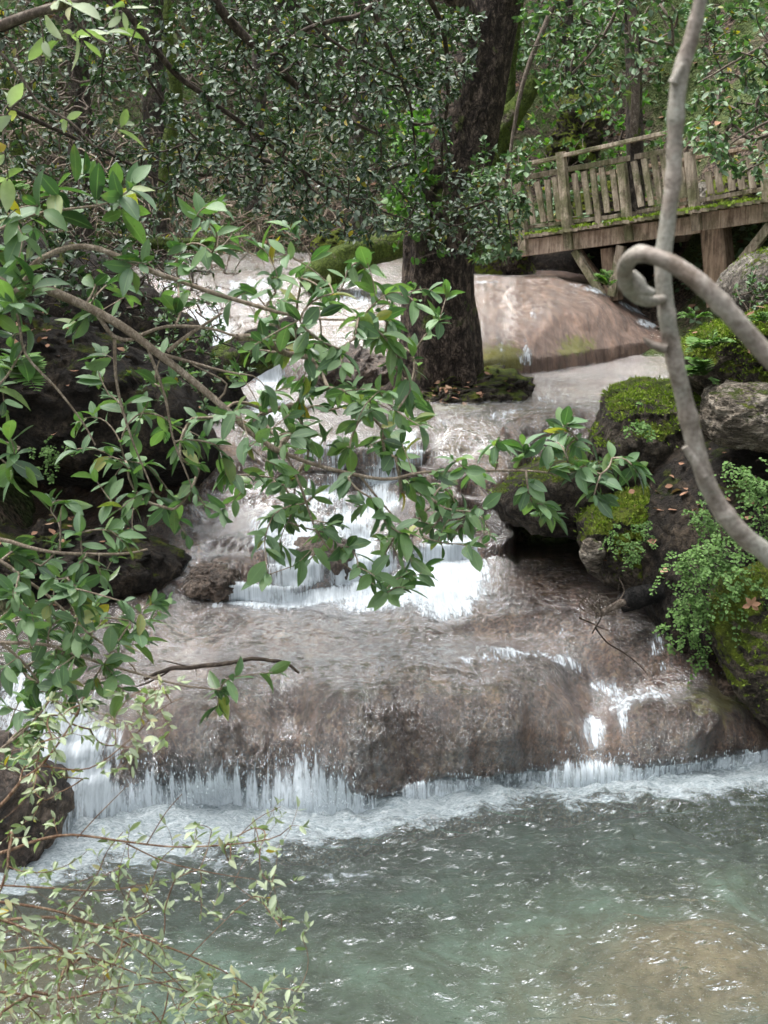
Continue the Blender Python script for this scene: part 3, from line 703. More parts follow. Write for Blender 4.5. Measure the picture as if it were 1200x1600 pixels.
for args in [(870, 90, 4.35, .4, .56), (800, 60, 4.25, .24, .66), (750, 60, 4.1, .22, .58), (700, 40, 3.9, .3, .5), (1000, 75, 3.5, .8, .62), (930, 22, 2.5, .9, .72), (975, 18, 2.9, .8, .6), (955, 80, 4.0, .4, .52),
             (1030, 40, 4.6, .5, .5), (900, 60, 5.2, .3, .42), (695, 70, 6.9, 1.1, 1.3), (640, 140, 6.6, .55, 1.05), (430, 130, 6.72, .32, .78), (500, 150, 6.85, .3, .95), (400, 130, 7.05, .3, .8), (725, 28, 7.6, .6, .95), (560, 70, 7.4, .7, 1.0), (460, 50, 7.7, .8, .9), (420, 40, 8.6, .8, .8), (540, 50, 8.9, .6, .9), (600, 40, 10.0, .6, .85),
             (470, 45, 8.6, .8, .8), (560, 45, 8.3, .8, .85), (500, 60, 9.6, .5, .72), (590, 45, 9.3, .6, .8), (520, 90, 8.0, .35, .8), (620, 50, 10.6, .6, .75), (520, 70, 10.8, .5, .6), (400, 35, 8.2, .7, .5), (640, 20, 11.2, .5, .7),
             (420, 30, 14.4, .8, 1.0), (420, 40, 12.6, .8, .9), (700, 40, 11.6, .4, .4), (800, 120, 11.7, .4, .5), (860, 50, 12.4, .5, .5),
             (320, 50, 15.4, 1.0, .95), (390, 80, 16.5, .5, .6), (280, 60, 16.8, .5, .5), (560, 60, 16.4, .5, .55), (780, 14, 15.2, .8, .42), (820, 16, 14.9, .7, .62), (830, 40, 16.0, .5, .40), (1000, 50, 16.9, .35, .75), (930, 60, 16.95, .22, .6), (760, 60, 17.0, .2, .55), (1015, 30, 16.0, .5, .7), (870, 100, 14.1, .15, .45)]:  # upper left slab: whiter water, plus pale sky glare painted in as foam
    foam = np.maximum(foam, blob(*args))
arc = np.concatenate([np.zeros((1, W.shape[1])), np.cumsum(np.linalg.norm(np.diff(W, axis=0), axis=-1), 0)])
mb = MB(); mb.add(Wz.reshape(-1, 3), grid_faces(nr, nc)[:, ::-1], foam=foam.ravel(), dome=(dome*sm(640, 700, uu)).ravel(), mid=(.85*sm(2.4, 3.0, rr)).ravel(), steep=np.clip(steepW, 0, 1).ravel(), fx=Wz[..., 0].ravel(), fs=arc.ravel())
o = mb.build('stream_water', M['film']); tag(o, kind='structure')

# drops and spray at the ledge foot: small beads of falling water
mb = MB(); n = 2400
uu_ = RNG.uniform(180, 1200, n); j = np.searchsorted(U, uu_)
t = RNG.uniform(0, 1, n)**.7
gz = np.clip(gaps[0, j], .1, 1); keep = RNG.random(n) < gz
pa = Wz[seg[0]+seg[1], j]; pb = Wz[2, j]
pos = pa*(1-t)[:, None]+pb*t[:, None]+RNG.normal(0, 1, (n, 3))*np.array([.01, .03, .01])+np.array([0, -.03, 0])
pos = pos[keep]; m_ = len(pos)
oc = np.array([(0, 0, 1), (1, 0, 0), (0, 1, 0), (-1, 0, 0), (0, -1, 0), (0, 0, -1)], float)
of = np.array([(0, 1, 2), (0, 2, 3), (0, 3, 4), (0, 4, 1), (5, 2, 1), (5, 3, 2), (5, 4, 3), (5, 1, 4)])
sz = RNG.uniform(.002, .0045, m_)
mb.add((pos[:, None]+oc[None]*sz[:, None, None]*np.array([1, 1, 3.2])).reshape(-1, 3), (of[None]+6*np.arange(m_)[:, None, None]).reshape(-1, 3), foam=2.0)
o = mb.build('water_spray', M['film']); tag(o, kind='stuff')
tag(o, 'white drops of water falling in front of the low ledge', 'spray')

# lower pool
def footY(x):
    fx = P(U, foot_v, Yf); return np.interp(x, fx[:, 0], fx[:, 1])
xs = np.concatenate([np.linspace(-6, -2.4, 30, endpoint=False), np.linspace(-2.4, 2.7, 520, endpoint=False), np.linspace(2.7, 7, 30)])
ys = np.concatenate([np.linspace(1.0, 4.6, 30, endpoint=False), np.linspace(4.6, 8.9, 420)])
X, Yy = np.meshgrid(xs, ys); dist = footY(X)-Yy
pp = np.stack([X*2.2, Yy*4.5, 0*X], -1)
hz = fbm(pp, 4, 61)*.045+noise(pp*np.array([.4, .4, 1]), 63)*.012+fbm(np.stack([X*6+2*noise(pp, 5), Yy*15+X*3, 0*X], -1), 3, 64)*.010+fbm(np.stack([X*4.5+1.5*noise(pp, 6), Yy*11+X*2, 0*X+4], -1), 3, 66)*.022
near = np.exp(-np.clip(dist, 0, 9)/.35); hz = hz+near*(fbm(np.stack([X*7, Yy*9, 0*X], -1), 3, 65)*.035+.02)+.022*fbm(np.stack([X*6+noise(pp, 8), Yy*11+X*1.5, 0*X+7], -1), 3, 70)
edge = noise(np.stack([X*1.3, 0*X, 0*X], -1), 67)*.14+.1*noise(np.stack([X*3.7, 0*X, 0*X], -1), 68)
lw = np.interp(X, [-2.6, -1.7, -1.2, -.6, -.3, 0, .8, 1.5, 2.4, 4], [.3, .60, .58, .42, .32, .26, .2, .2, .3, .36])
fo = 1.12*sm(lw+.50, lw-.36, dist+edge+.16*fbm(np.stack([X*4, Yy*7, 0*X], -1), 4, 69))
fo = np.maximum(fo, .34*sm(1.5, .2, dist)*sm(.6, -1.0, X))
fo = np.maximum(fo, .40*np.exp(-((X+.25)/.4)**2-((dist-.85)/.2)**2))
mb = MB(); mb.add(np.stack([X, Yy, hz], -1).reshape(-1, 3), grid_faces(len(ys), len(xs)), foam=fo.ravel())
o = mb.build('pool_water', M['pool']); tag(o, kind='structure')
# pool bed
xs2 = np.linspace(-7, 8, 160); ys2 = np.linspace(0, 9.4, 120); X2, Y2 = np.meshgrid(xs2, ys2)
bz = -.5+.2*fbm(np.stack([X2*.8, Y2*.8, 0*X2], -1), 4, 71)+.28*np.exp(-((X2-1.7)/.6)**2-((Y2-6.1)/.45)**2)+.4*sm(-1.5, -2.6, X2)+.3*np.exp(-((X2+.2)/.7)**2-((Y2-5.3)/.4)**2)*0
tan = 1.3*np.exp(-((X2-1.75)/.85)**2-((Y2-6.1)/.6)**2)+.7*sm(-1.2, -1.8, X2)
tan = np.clip(tan*(1+.7*noise(np.stack([X2*2, Y2*2, 0*X2], -1), 73)), 0, 1)
mb = MB(); mb.add(np.stack([X2, Y2, bz], -1).reshape(-1, 3), grid_faces(len(ys2), len(xs2)), tan=tan.ravel())
o = mb.build('creek_bed', M['bed']); tag(o, kind='structure')

# upper water: level pool right of the tree
# (the running-water sheet already lies flat there)

# ------------------------------------------------------------------ terrain
def terrain_z(x, y):
    base = np.interp(y, [0, 7.8, 8.3, 10.2, 12, 15, 18.5, 20.5, 24], [-.9, -.9, .25, .35, 1.2, 1.3, 2.1, 2.25, 2.9])
    hill = np.interp(y, [20, 22, 26, 32, 45, 70], [0, .9, 3.3, 7.4, 16, 34])
    xl = np.interp(y, [0, 7, 10, 14, 17, 22], [-2.6, -2.4, -2.0, -2.9, -3.5, -4.5])
    xr = np.interp(y, [0, 7, 8.5, 10, 14, 17, 22], [3.1, 3.0, 2.15, 2.1, 3.0, 3.9, 4.5])
    d = np.maximum(xl-x, x-xr); rise = sm(0, 1.5, d)*1.25+np.clip(d-1.2, 0, None)*.5
    rise = rise*np.interp(y, [0, 7, 9], [1.3, 1.1, 1.0])
    right = sm(3.2, 6, x)*sm(16.5, 21, y)*1.6
    z = base+hill+rise+right
    p = np.stack([x, y, 0*x], -1)
    return z+.22*fbm(p*.55, 4, 81)*np.where(d > -.3, 1, .3)+.5*sm(21, 26, y)*fbm(p*.3, 3, 83)+.05*fbm(p*3, 3, 85)
tx = np.concatenate([np.linspace(-60, -14, 40, endpoint=False), np.linspace(-14, 14, 300), np.linspace(14.5, 60, 40)])
ty = np.concatenate([np.linspace(-6, 4, 20, endpoint=False), np.linspace(4, 34, 330), np.linspace(34.5, 90, 50)])
TX, TY = np.meshgrid(tx, ty); TZ = terrain_z(TX, TY)
mb = MB(); mb.add(np.stack([TX, TY, TZ], -1).reshape(-1, 3), grid_faces(len(ty), len(tx)))
o = mb.build('ground', M['ground']); tag(o, kind='structure')
def on_ground(u, Y):
    x = (u-600)/F*Y/CP; return np.array([x, Y, float(terrain_z(np.array(x), np.array(float(Y))))])

# ------------------------------------------------------------------ rocks traced as outlines with their own depth
TOPS = {}
def rock(name, outline, Y, depth, label, cat, m, seed=0, rough=.07, box_=.7, lean=0.0, res=200, group=None, layers=0.0, dropback=0, nscale=1.6, skew=0):
    """outline: photo points round the rock seen from the front at distance Y; depth: front to back in metres;
    lean tips the top away from the viewer"""
    pts = PP(outline, Y)[:, [0, 2]]; c = (pts.min(0)+pts.max(0))/2
    ang = np.arctan2(pts[:, 1]-c[1], pts[:, 0]-c[0]); rad = np.hypot(*(pts-c).T); o_ = np.argsort(ang); ang = ang[o_]; rad = rad[o_]
    th = np.linspace(-np.pi, np.pi, res, endpoint=False)
    r = np.interp(th, np.concatenate([ang-2*np.pi, ang, ang+2*np.pi]), np.tile(rad, 3))
    k = max(3, res//24) | 1
    ker = np.hanning(k+2)[1:-1]; ker /= ker.sum(); r = np.convolve(np.concatenate([r[-(k//2):], r, r[:k//2]]), ker, 'valid')
    nph = res//2; ph = np.linspace(-np.pi/2, np.pi/2, nph)
    cp = np.abs(np.cos(ph))**box_; sp = np.sign(np.sin(ph))*np.abs(np.sin(ph))**box_
    V = np.zeros((nph, res, 3))
    V[..., 0] = c[0]+cp[:, None]*r[None]*np.cos(th)[None]
    V[..., 2] = c[1]+cp[:, None]*r[None]*np.sin(th)[None]
    V[..., 1] = Y+depth/2+sp[:, None]*depth/2+lean*(V[..., 2]-c[1])
    V[..., 2] += dropback*(V[..., 1]-Y); V[..., 0] += skew*(V[..., 1]-Y)
    Nv = nrm(V-np.array([c[0], Y+depth/2, c[1]]))
    s = nscale/max(.25, min(np.ptp(pts[:, 0]), np.ptp(pts[:, 1])))
    dsp = fbm(V*s, 5, seed, .55)*rough*1.5+(ridged(V*s*2.2+.5*noise(V*4, 1)[..., None], 5, seed+5)-.95)*rough*1.0+fbm(V*14, 3, seed+2)*min(.02, rough*.3)
    if layers: dsp = dsp+layers*noise(np.stack([V[..., 0]*1.5, V[..., 1]*1.5, V[..., 2]*14+noise(V*2, 3)*2], -1), seed+9)
    V = V+Nv*dsp[..., None]
    mb = MB(); i = np.arange(nph-1)[:, None]*res; j = np.arange(res)[None]; j2 = (j+1) % res
    mb.add(V.reshape(-1, 3), np.stack([i+j, i+j2, i+res+j2, i+res+j], -1).reshape(-1, 4))
    obj = solo(mb, name, m, label, cat, group)
    nn = nrm(np.cross(np.gradient(V, axis=1), np.gradient(V, axis=0)))
    nn = np.where((nn*Nv).sum(-1, keepdims=True) < 0, -nn, nn)
    TOPS[label] = (V.reshape(-1, 3), nn.reshape(-1, 3))
    return obj
# left: dark undercut bank
rock('undercut_bank', [(-500, 460), (-200, 470), (60, 500), (230, 560), (330, 620), (365, 700), (362, 762), (300, 775), (150, 770), (0, 745), (-200, 745), (-500, 760)], 9.9, 3.0,
     'dark mossy undercut bank behind the laurel leaves on the left shore', 'bank', M['rock_dark'], 101, .10, .6, lean=.15, skew=-.22, dropback=-.1, nscale=3)
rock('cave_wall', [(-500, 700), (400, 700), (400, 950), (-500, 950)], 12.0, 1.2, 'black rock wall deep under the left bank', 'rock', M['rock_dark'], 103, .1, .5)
rock('low_rock', [(-200, 860), (0, 872), (120, 865), (240, 880), (300, 905), (262, 940), (120, 952), (-200, 960)], 9.1, 1.0, 'dark wet rock shelf at the foot of the left bank', 'rock', M['rock_dark'], 104, .07, .8, nscale=2)
rock('stream_boulder', [(272, 930), (286, 910), (310, 898), (345, 894), (372, 900), (382, 920), (380, 946), (325, 948), (276, 944)], 9.15, .6, 'rounded brown boulder splashed by water left of the white foam', 'rock', M['brown_rock'], 105, .035, .8)
rock('stream_boulder', [(400, 900), (440, 872), (490, 862), (540, 868), (560, 900), (545, 935), (410, 940)], 9.5, .6, 'purplish grey boulder in the middle of the second cascade foot', 'rock', M['brown_rock'], 106, .04, .8)
rock('stream_boulder', [(560, 862), (600, 836), (640, 840), (650, 885), (600, 905), (556, 900)], 10.1, .6, 'tan boulder under the laurel tip beside the white chute', 'rock', M['brown_rock'], 107, .03, .8)
# left front shore
rock('shore_rock', [(-400, 1190), (-50, 1195), (0, 1228), (25, 1270), (50, 1340), (62, 1395), (50, 1440), (-50, 1460), (-400, 1460)], 6.4, 1.2, 'brown wet rock in the lower left corner behind pale twigs', 'rock', M['brown_rock'], 111, .07, .8, lean=.4, nscale=2)
# right: undercut mossy block
rock('mossy_block', [(930, 660), (936, 624), (962, 612), (1010, 606), (1060, 608), (1130, 612), (1240, 640), (1290, 760), (1240, 850), (1130, 800), (1030, 842), (960, 850), (880, 856), (790, 846), (752, 812), (750, 770), (800, 752), (905, 735)], 9.6, 2.4,
     'big undercut dark block with bright moss on its flat top, right of the stream', 'rock', M['rock'], 121, .06, .5, lean=.06, nscale=2.6, skew=.2, dropback=-.10)
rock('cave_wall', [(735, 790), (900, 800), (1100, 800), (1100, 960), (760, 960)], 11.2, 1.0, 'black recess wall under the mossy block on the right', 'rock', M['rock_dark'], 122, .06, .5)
rock('mossy_boulder', [(918, 860), (925, 832), (960, 808), (1010, 796), (1070, 790), (1110, 830), (1110, 900), (1040, 935), (955, 928), (922, 900)], 9.0, 1.0, 'rounded mossy boulder above the dark water, under the big block', 'rock', M['rock_moss'], 123, .05, .7, nscale=2)
rock('pale_edge_stone', [(912, 862), (922, 842), (938, 850), (944, 880), (936, 900), (914, 888)], 8.95, .2, 'small pale upright stone at the left edge of the mossy boulder', 'stone', M['rock_pale'], 124, .015, .8)
rock('striped_stone', [(1117, 650), (1126, 622), (1160, 612), (1215, 612), (1260, 650), (1250, 712), (1190, 713), (1135, 698), (1122, 678)], 8.5, .7, 'pale striped stone with wavy layers at the right edge above the ferns', 'stone', M['rock_pale'], 125, .03, .75, layers=.012, nscale=2)
rock('moss_mound', [(1050, 570), (1066, 530), (1100, 508), (1160, 494), (1260, 484), (1330, 560), (1300, 640), (1180, 625), (1090, 618)], 9.3, 1.6, 'bright green moss mound right of the stream behind the hooked branch', 'mossy mound', M['rock_moss'], 126, .05, .6, nscale=2, skew=.25, dropback=-.12)
rock('grey_boulder', [(1150, 474), (1162, 440), (1192, 412), (1240, 392), (1330, 390), (1350, 480), (1250, 500), (1160, 492)], 12.5, 1.4, 'smooth grey boulder by the bridge post at the right edge', 'rock', M['rock_grey'], 127, .04, .8)
rock('fern_bank', [(1020, 905), (1035, 860), (1060, 800), (1100, 760), (1200, 720), (1500, 700), (1500, 1150), (1250, 1180), (1160, 1120), (1120, 1060), (1060, 1045), (1040, 1000)], 8.4, 1.8, 'steep dark bank hung with maidenhair ferns on the right shore', 'bank', M['rock_dark'], 128, .08, .65, lean=.3, nscale=2.4)
rock('corner_rock', [(1138, 1000), (1150, 955), (1190, 930), (1300, 915), (1400, 1000), (1400, 1230), (1240, 1185), (1190, 1130), (1150, 1070)], 7.75, 1.1, 'mossy rock corner at the right edge below the ferns', 'rock', M['rock_moss'], 129, .05, .7, lean=.15, nscale=2)
# mossy rocks round the tree and at the dome
rock('tree_mound', [(530, 655), (560, 636), (610, 626), (680, 618), (745, 604), (785, 596), (832, 604), (868, 622), (835, 640), (775, 646), (740, 662), (690, 660), (630, 682), (560, 680)], 12.7, 1.9, 'low muddy mound of leaves and roots round the big trunk', 'mound', M['rock'], 131, .11, .8, nscale=2)
rock('mossy_rock', [(728, 440), (722, 390), (735, 345), (790, 340), (828, 360), (838, 410), (850, 440), (790, 450)], 19.4, 1.4, 'dark mossy rock under the left end of the bridge', 'rock', M['rock_moss'], 132, .09, .7)
rock('mossy_rock', [(480, 395), (490, 370), (520, 362), (548, 378), (550, 402), (510, 408)], 17.5, .8, 'small moss topped rock left of the trunk beyond the dome', 'rock', M['rock_moss'], 133, .05, .8)
rock('mossy_rock', [(985, 0), (1010, 10)], 1, 1, 'x', 'x', M['rock'], 1) if False else None
rock('mossy_rock', [(870, 270), (880, 200), (905, 150), (945, 150), (950, 210), (925, 262)], 21.5, 1.2, 'tall mossy rock face standing behind the bridge rail', 'rock', M['rock_moss'], 134, .14, .7)
rock('mossy_rock', [(1125, 330), (1130, 285), (1160, 270), (1215, 275), (1240, 335), (1180, 345)], 18.6, 1.0, 'mossy stump like rock beyond the right end of the bridge', 'rock', M['rock_moss'], 135, .07, .8)
rock('mossy_rock', [(1090, 330), (1098, 290), (1130, 288), (1135, 330)], 19.2, .6, 'pale stone beyond the broken rail of the bridge', 'rock', M['rock_grey'], 136, .05, .8)
rock('mossy_rock', [(900, 350), (905, 300), (950, 290), (1010, 300), (1040, 345), (980, 362)], 20.6, .9, 'green mossy rock seen through the bridge balusters', 'rock', M['rock_moss'], 137, .08, .8)
rock('shore_rock', [(470, 600), (490, 560), (540, 548), (600, 560), (640, 600), (600, 640), (500, 632)], 13.8, .9, 'tan wet rock just left of the big trunk', 'rock', M['brown_rock'], 138, .06, .8)

# ------------------------------------------------------------------ logs
def log(name, pts, rad, Y, label, cat, m, sides=28, rough=.16, seed=0, ref=(0, 1, 0)):
    p, r = resample(PP(pts, Y), rad, step=.03)
    p = p+np.stack([noise(p*1.7, seed+1), noise(p*1.7, seed+2), noise(p*1.7, seed+3)], -1)*.03
    def d(t, th, pp_):
        q_ = np.stack([np.cos(th)[None]*1.3+pp_[:, None, 0]*1.5, np.sin(th)[None]*1.3+pp_[:, None, 2]*1.5, pp_[:, None, 1]*1.5+0*th[None]], -1)
        return 1+rough*fbm(q_*1.6, 4, seed)
    mb = MB(); tube(mb, p, r, sides, ref=ref, disp=d); return solo(mb, name, m, label, cat)
log('fallen_log', [(225, 640), (300, 600), (360, 572), (420, 540), (470, 520)], [.30, .27, .24, .2, .17], 12.6, 'mossy dark log lying across the stream left of the trunk', 'log', M['log'], seed=3)
log('fallen_log', [(480, 450), (520, 420), (560, 398), (610, 385), (640, 378)], [.2, .22, .2, .18, .15], 16.5, 'grey brown log with moss behind the big trunk', 'log', M['bark_moss'], seed=4)
log('fallen_log', [(190, 372), (240, 380), (280, 384), (330, 378)], [.06, .07, .07, .05], 14, 'thin moss covered log among the dark twigs on the left', 'log', M['bark_moss'], seed=5)
log('black_log', [(968, 945), (990, 935), (1010, 930), (1036, 928)], [.055, .085, .075, .06], 8.75, 'black rotten log end below the ferns', 'log', M['black_log'], seed=6)

# ------------------------------------------------------------------ bridge
BY = lambda u: np.interp(u, [740, 817, 1095, 1200, 1400], [19.4, 18.9, 17.3, 16.7, 15.5])
def BP(u, v, back=0.0):
    p = P(u, v, BY(u)); return p+back*BN
_t = nrm((P(1200, 321, BY(1200))-P(817, 377, BY(817)))[None])[0]
BN = nrm(np.array([[-_t[1], _t[0], 0]]))[0]; BN = BN if BN[1] > 0 else -BN
bridge = thing('footbridge', 'weathered wooden footbridge with slatted railing over the dark gap at upper right', 'bridge', BP(1110, 468))
def beam(name, a, b, w_, h_, m='wood', up=(0, 0, 1), par=None, label=None, taper=1):
    mb = MB(); box(mb, a, b, w_, h_, up, taper); o = part(mb, name, M[m], par or bridge, smooth=False)
    if label: o['label'] = label
    return o
WD = 2.4     # bridge width
for bk, nm in ((0, 'front'), (WD, 'back')):
    a, b_, c_ = BP(812, 389, bk), BP(1095, 350, bk), BP(1400, 303, bk)
    beam('side_beam', a, b_-_t*.004, .08, .23, 'beam'); beam('side_beam', b_+_t*.004+np.array([0, 0, .02]), c_+np.array([0, 0, .02]), .08, .23, 'beam')
# deck planks: one part, boards with gaps
mb = MB(); a0 = BP(812, 376); a1 = BP(1400, 288); n = 46
for i in range(n):
    q_ = a0+(a1-a0)*(i+.5)/n+np.array([0, 0, .035+random.uniform(-.004, .004)])
    box(mb, q_-BN*.12, q_+BN*(WD+.1), np.linalg.norm(a1-a0)/n*.94, .045, (0, 0, 1))
part(mb, 'deck', M['wood'], bridge, smooth=False)
# moss on the deck edge
mm = MB(); n = 1300
tt = RNG.random(n); q_ = a0+(a1-a0)*tt[:, None]+np.array([0, 0, .06])+BN*RNG.uniform(-.14, .08, n)[:, None]
kp = noise(np.stack([tt*22, 0*tt, 0*tt], -1), 4) > -.25; q_ = q_[kp]
leaves(mm, q_, nrm(RNG.normal(0, 1, q_.shape)+np.array([0, 0, .6])), nrm(RNG.normal(0, 1, q_.shape)+.01), .045, ROUND)
part(mm, 'moss', M['moss_leaf'], bridge)
# front posts (thicker, bolted on the beam)
def post(name, u0, v0, u1, v1, w_=.13, d_=.1, m='wood', bk=-.07):
    # v1 foot, v0 head
    return beam(name, BP(u1, v1, bk), BP(u0, v0, bk), w_, d_, m, up=BN)
post('post', 880, 238, 894, 390); post('post', 975, 256, 988, 376, .12); post('post', 1080, 238, 1093, 360, .13); post('post', 1196, 215, 1206, 342, .13)
post('post', 813, 262, 824, 398, .12)
# rails
def rail(a, b, w_, h_, bk=-.0, par=None): return beam('rail', BP(*a, bk), BP(*b, bk), w_, h_, 'wood')
rail((770, 268), (880, 246), .1, .05, -.07); rail((882, 244), (1060, 205), .1, .05, -.07); rail((1082, 238), (1230, 204), .08, .05, .02)
rail((770, 287), (1062, 232), .05, .07, .02); rail((760, 363), (975, 336), .05, .05, .02); rail((975, 335), (1200, 294), .05, .05, .02)
# balusters (head u,v -> foot u,v)
for (u0, v0, u1, v1) in [(797, 288, 803, 356), (812, 284, 821, 352), (826, 291, 836, 350), (841, 284, 852, 347), (857, 281, 863, 345), (868, 277, 877, 343), (899, 271, 908, 337), (914, 268, 923, 335),
                         (928, 263, 938, 357), (942, 262, 951, 332), (959, 265, 967, 330), (992, 252, 1004, 323), (1008, 248, 1020, 321), (1023, 243, 1034, 318), (1037, 240, 1048, 314), (1052, 246, 1063, 311), (1066, 262, 1072, 309), (1122, 262, 1128, 300), (1108, 268, 1113, 303), (1140, 248, 1146, 298), (1156, 258, 1162, 296), (1172, 242, 1179, 294)]:
    beam('baluster', BP(u1, v1, -.035), BP(u0, v0, -.035), .085, .035, 'wood', up=BN)
# far railing, simpler
for bk_u in (800, 870, 945, 1020, 1095, 1170):
    f = BP(bk_u+6, 372-(bk_u-817)*.146, WD); hgt = .95
    beam('post', f, f+np.array([0, 0, hgt]), .1, .1, 'wood_brown', up=BN)
fa, fb = BP(800, 380, WD), BP(1200, 321, WD)
beam('rail', fa+np.array([0, 0, 1.0]), fb+np.array([0, 0, 1.0]), .08, .05, 'wood_brown'); beam('rail', fa+np.array([0, 0, .5]), fb+np.array([0, 0, .5]), .05, .05, 'wood_brown')
# supports
beam('support_post', BP(1124, 478, .12), BP(1112, 356, .12), .34, .34, 'wood_brown', up=BN, taper=.95)
beam('support_post', BP(952, 470, .14), BP(945, 388, .14), .2, .2, 'wood_brown', up=BN)
beam('support_post', BP(1124, 470, WD-.1), BP(1112, 350, WD-.1), .26, .26, 'wood_brown', up=BN)
beam('brace', BP(941, 462, .0), BP(898, 392, .0), .11, .09, 'wood', up=BN)
beam('brace', BP(926, 446, .3), BP(886, 392, .3), .12, .09, 'wood_brown', up=BN)
beam('brace', BP(957, 462, -.02), BP(972, 384, -.02), .12, .09, 'wood', up=BN)
beam('brace', BP(1136, 440, -.02), BP(1206, 350, -.02), .12, .1, 'wood', up=BN)
# abutment: wall behind the bridge, its near-black colour stands for the shade underneath
rock('bridge_abutment', [(800, 392), (900, 384), (1100, 360), (1400, 330), (1400, 540), (1000, 540), (800, 470)], 20.0, 1.4, 'wall under the footbridge, coloured near black for the shade in the gap', 'bank', M['rock_dark'], 141, .06, .4)

# ------------------------------------------------------------------ big tree
tree = thing('plane_tree', 'big dark leaning tree trunk with plated bark standing mid stream', 'tree', P(685, 640, 13.4))
TP = [(672, 668), (684, 632), (688, 600), (687, 540), (683, 470), (683, 400), (690, 330), (706, 260), (725, 190), (745, 100), (768, 0), (800, -160), (840, -420)]
TR = [.52, .45, .40, .40, .36, .35, .37, .37, .35, .31, .28, .25, .2]
p, r = resample(PP(TP, 13.5), TR, step=.018)
def bark(t, th, pp_):
    tw = th[None]+0*pp_[:, :1]
    q_ = np.stack([np.cos(tw)*1.1, np.sin(tw)*1.1, pp_[:, None, 2]+0*tw], -1)
    plates = np.clip(ridged(q_*np.array([4.0, 4.0, 5.5])+.4*noise(q_*6, 7)[..., None], 4, 151), -.6, .35)*.16+fbm(q_*np.array([1.2, 1.2, .8]), 3, 152)*.14
    flare = .30*(np.cos(tw*5+1)+.5*np.cos(tw*3))*np.exp(-np.clip(pp_[:, None, 2]-1.75, 0, 9)/.30)
    return 1+plates+flare
mb = MB(); tube(mb, p, r, 240, ref=(0, 1, 0), disp=bark); part(mb, 'trunk', M['bark'], tree)
mb = MB()
for a in [[(650, 610, 13.3), (628, 640, 13.05), (590, 662, 12.8), (555, 672, 12.6)], [(720, 605, 13.3), (752, 626, 13.1), (790, 636, 12.9), (835, 640, 12.7)], [(700, 620, 13.2), (716, 652, 12.9), (752, 668, 12.6)], [(665, 625, 13.2), (650, 655, 12.8), (640, 676, 12.5)], [(725, 620, 13.4), (770, 618, 13.5), (815, 612, 13.6)]]:
    mb = MB(); q_, rr_ = resample(PP(a, 13.15), [.17, .03], step=.04); tube(mb, q_, rr_, 24, disp=lambda t, th, pp_: 1+.35*fbm(np.stack([pp_[:, 0:1]*7+np.cos(th)[None], pp_[:, 2:3]*7+0*th[None], np.sin(th)[None]+0*pp_[:, :1]], -1), 3, 21)); part(mb, 'root', M['bark'], tree)
# upper limbs of the tree
mb = MB()
for a, r0, Yl in [([(752, 60, 13.4), (700, -20, 13.0), (620, -120, 12.4)], .14, 0), ([(765, 20, 13.4), (830, -40, 13.2), (930, -160, 12.8)], .13, 0)]:
    q_, rr_ = resample(PP(a, 13.4), [r0, r0*.5], step=.08); tube(mb, q_, rr_, 20)
part(mb, 'limb', M['bark'], tree)
# epicormic shoots with bright leaves and ivy on the trunk
mb = MB(); wd = MB()
tg = P(RNG.normal(646, 20, 190), RNG.normal(258, 62, 190), RNG.uniform(12.4, 13.3, 190))
root = resample(PP([(682, 420), (676, 340), (680, 250), (690, 160)], 13.1), [.02, .01], step=.1)
a, b_, pts_, cnt, kp = grow(wd, [root], tg, .003, .002, maxlen=.8)
rosette(mb, b_, b_-a+np.array([0, -.1, .1]), 7, .065, ROUND); rosette(mb, b_[:60], b_[:60]-a[:60], 5, .12, SMALL)
part(wd, 'ivy_stem', M['twig_mid'], tree); part(mb, 'foliage', M['bright'], tree)

# dead mossy trunk behind
dt = thing('dead_tree', 'short dead tree with a broken moss covered top behind the big trunk', 'dead tree', P(735, 330, 14.6))
mb = MB()
q_, rr_ = resample(PP([(722, 400), (742, 310), (762, 250), (783, 205), (808, 168), (838, 124)], 15), [.22, .2, .17, .15, .12, .08], step=.05)
tube(mb, q_, rr_, 28, ref=(0, 1, 0), disp=lambda t, th, pp_: 1+.25*fbm(np.stack([np.cos(th)[None]+0*pp_[:, :1], np.sin(th)[None]+0*pp_[:, :1], pp_[:, 2:3]*3+0*th[None]], -1)*1.5, 4, 9))
part(mb, 'trunk', M['bark_moss'], dt)
mb = MB(); q_, rr_ = resample(PP([(778, 215), (790, 160), (797, 100), (810, 20), (820, -60)], 15.05), [.12, .09, .07, .05, .04], step=.05); tube(mb, q_, rr_, 20, ref=(0, 1, 0), disp=lambda t, th, pp_: 1+.25*fbm(np.stack([np.cos(th)[None]+0*pp_[:, :1], np.sin(th)[None]+0*pp_[:, :1], pp_[:, 2:3]*3+0*th[None]], -1)*1.5, 4, 19))
part(mb, 'limb', M['bark_moss'], dt)

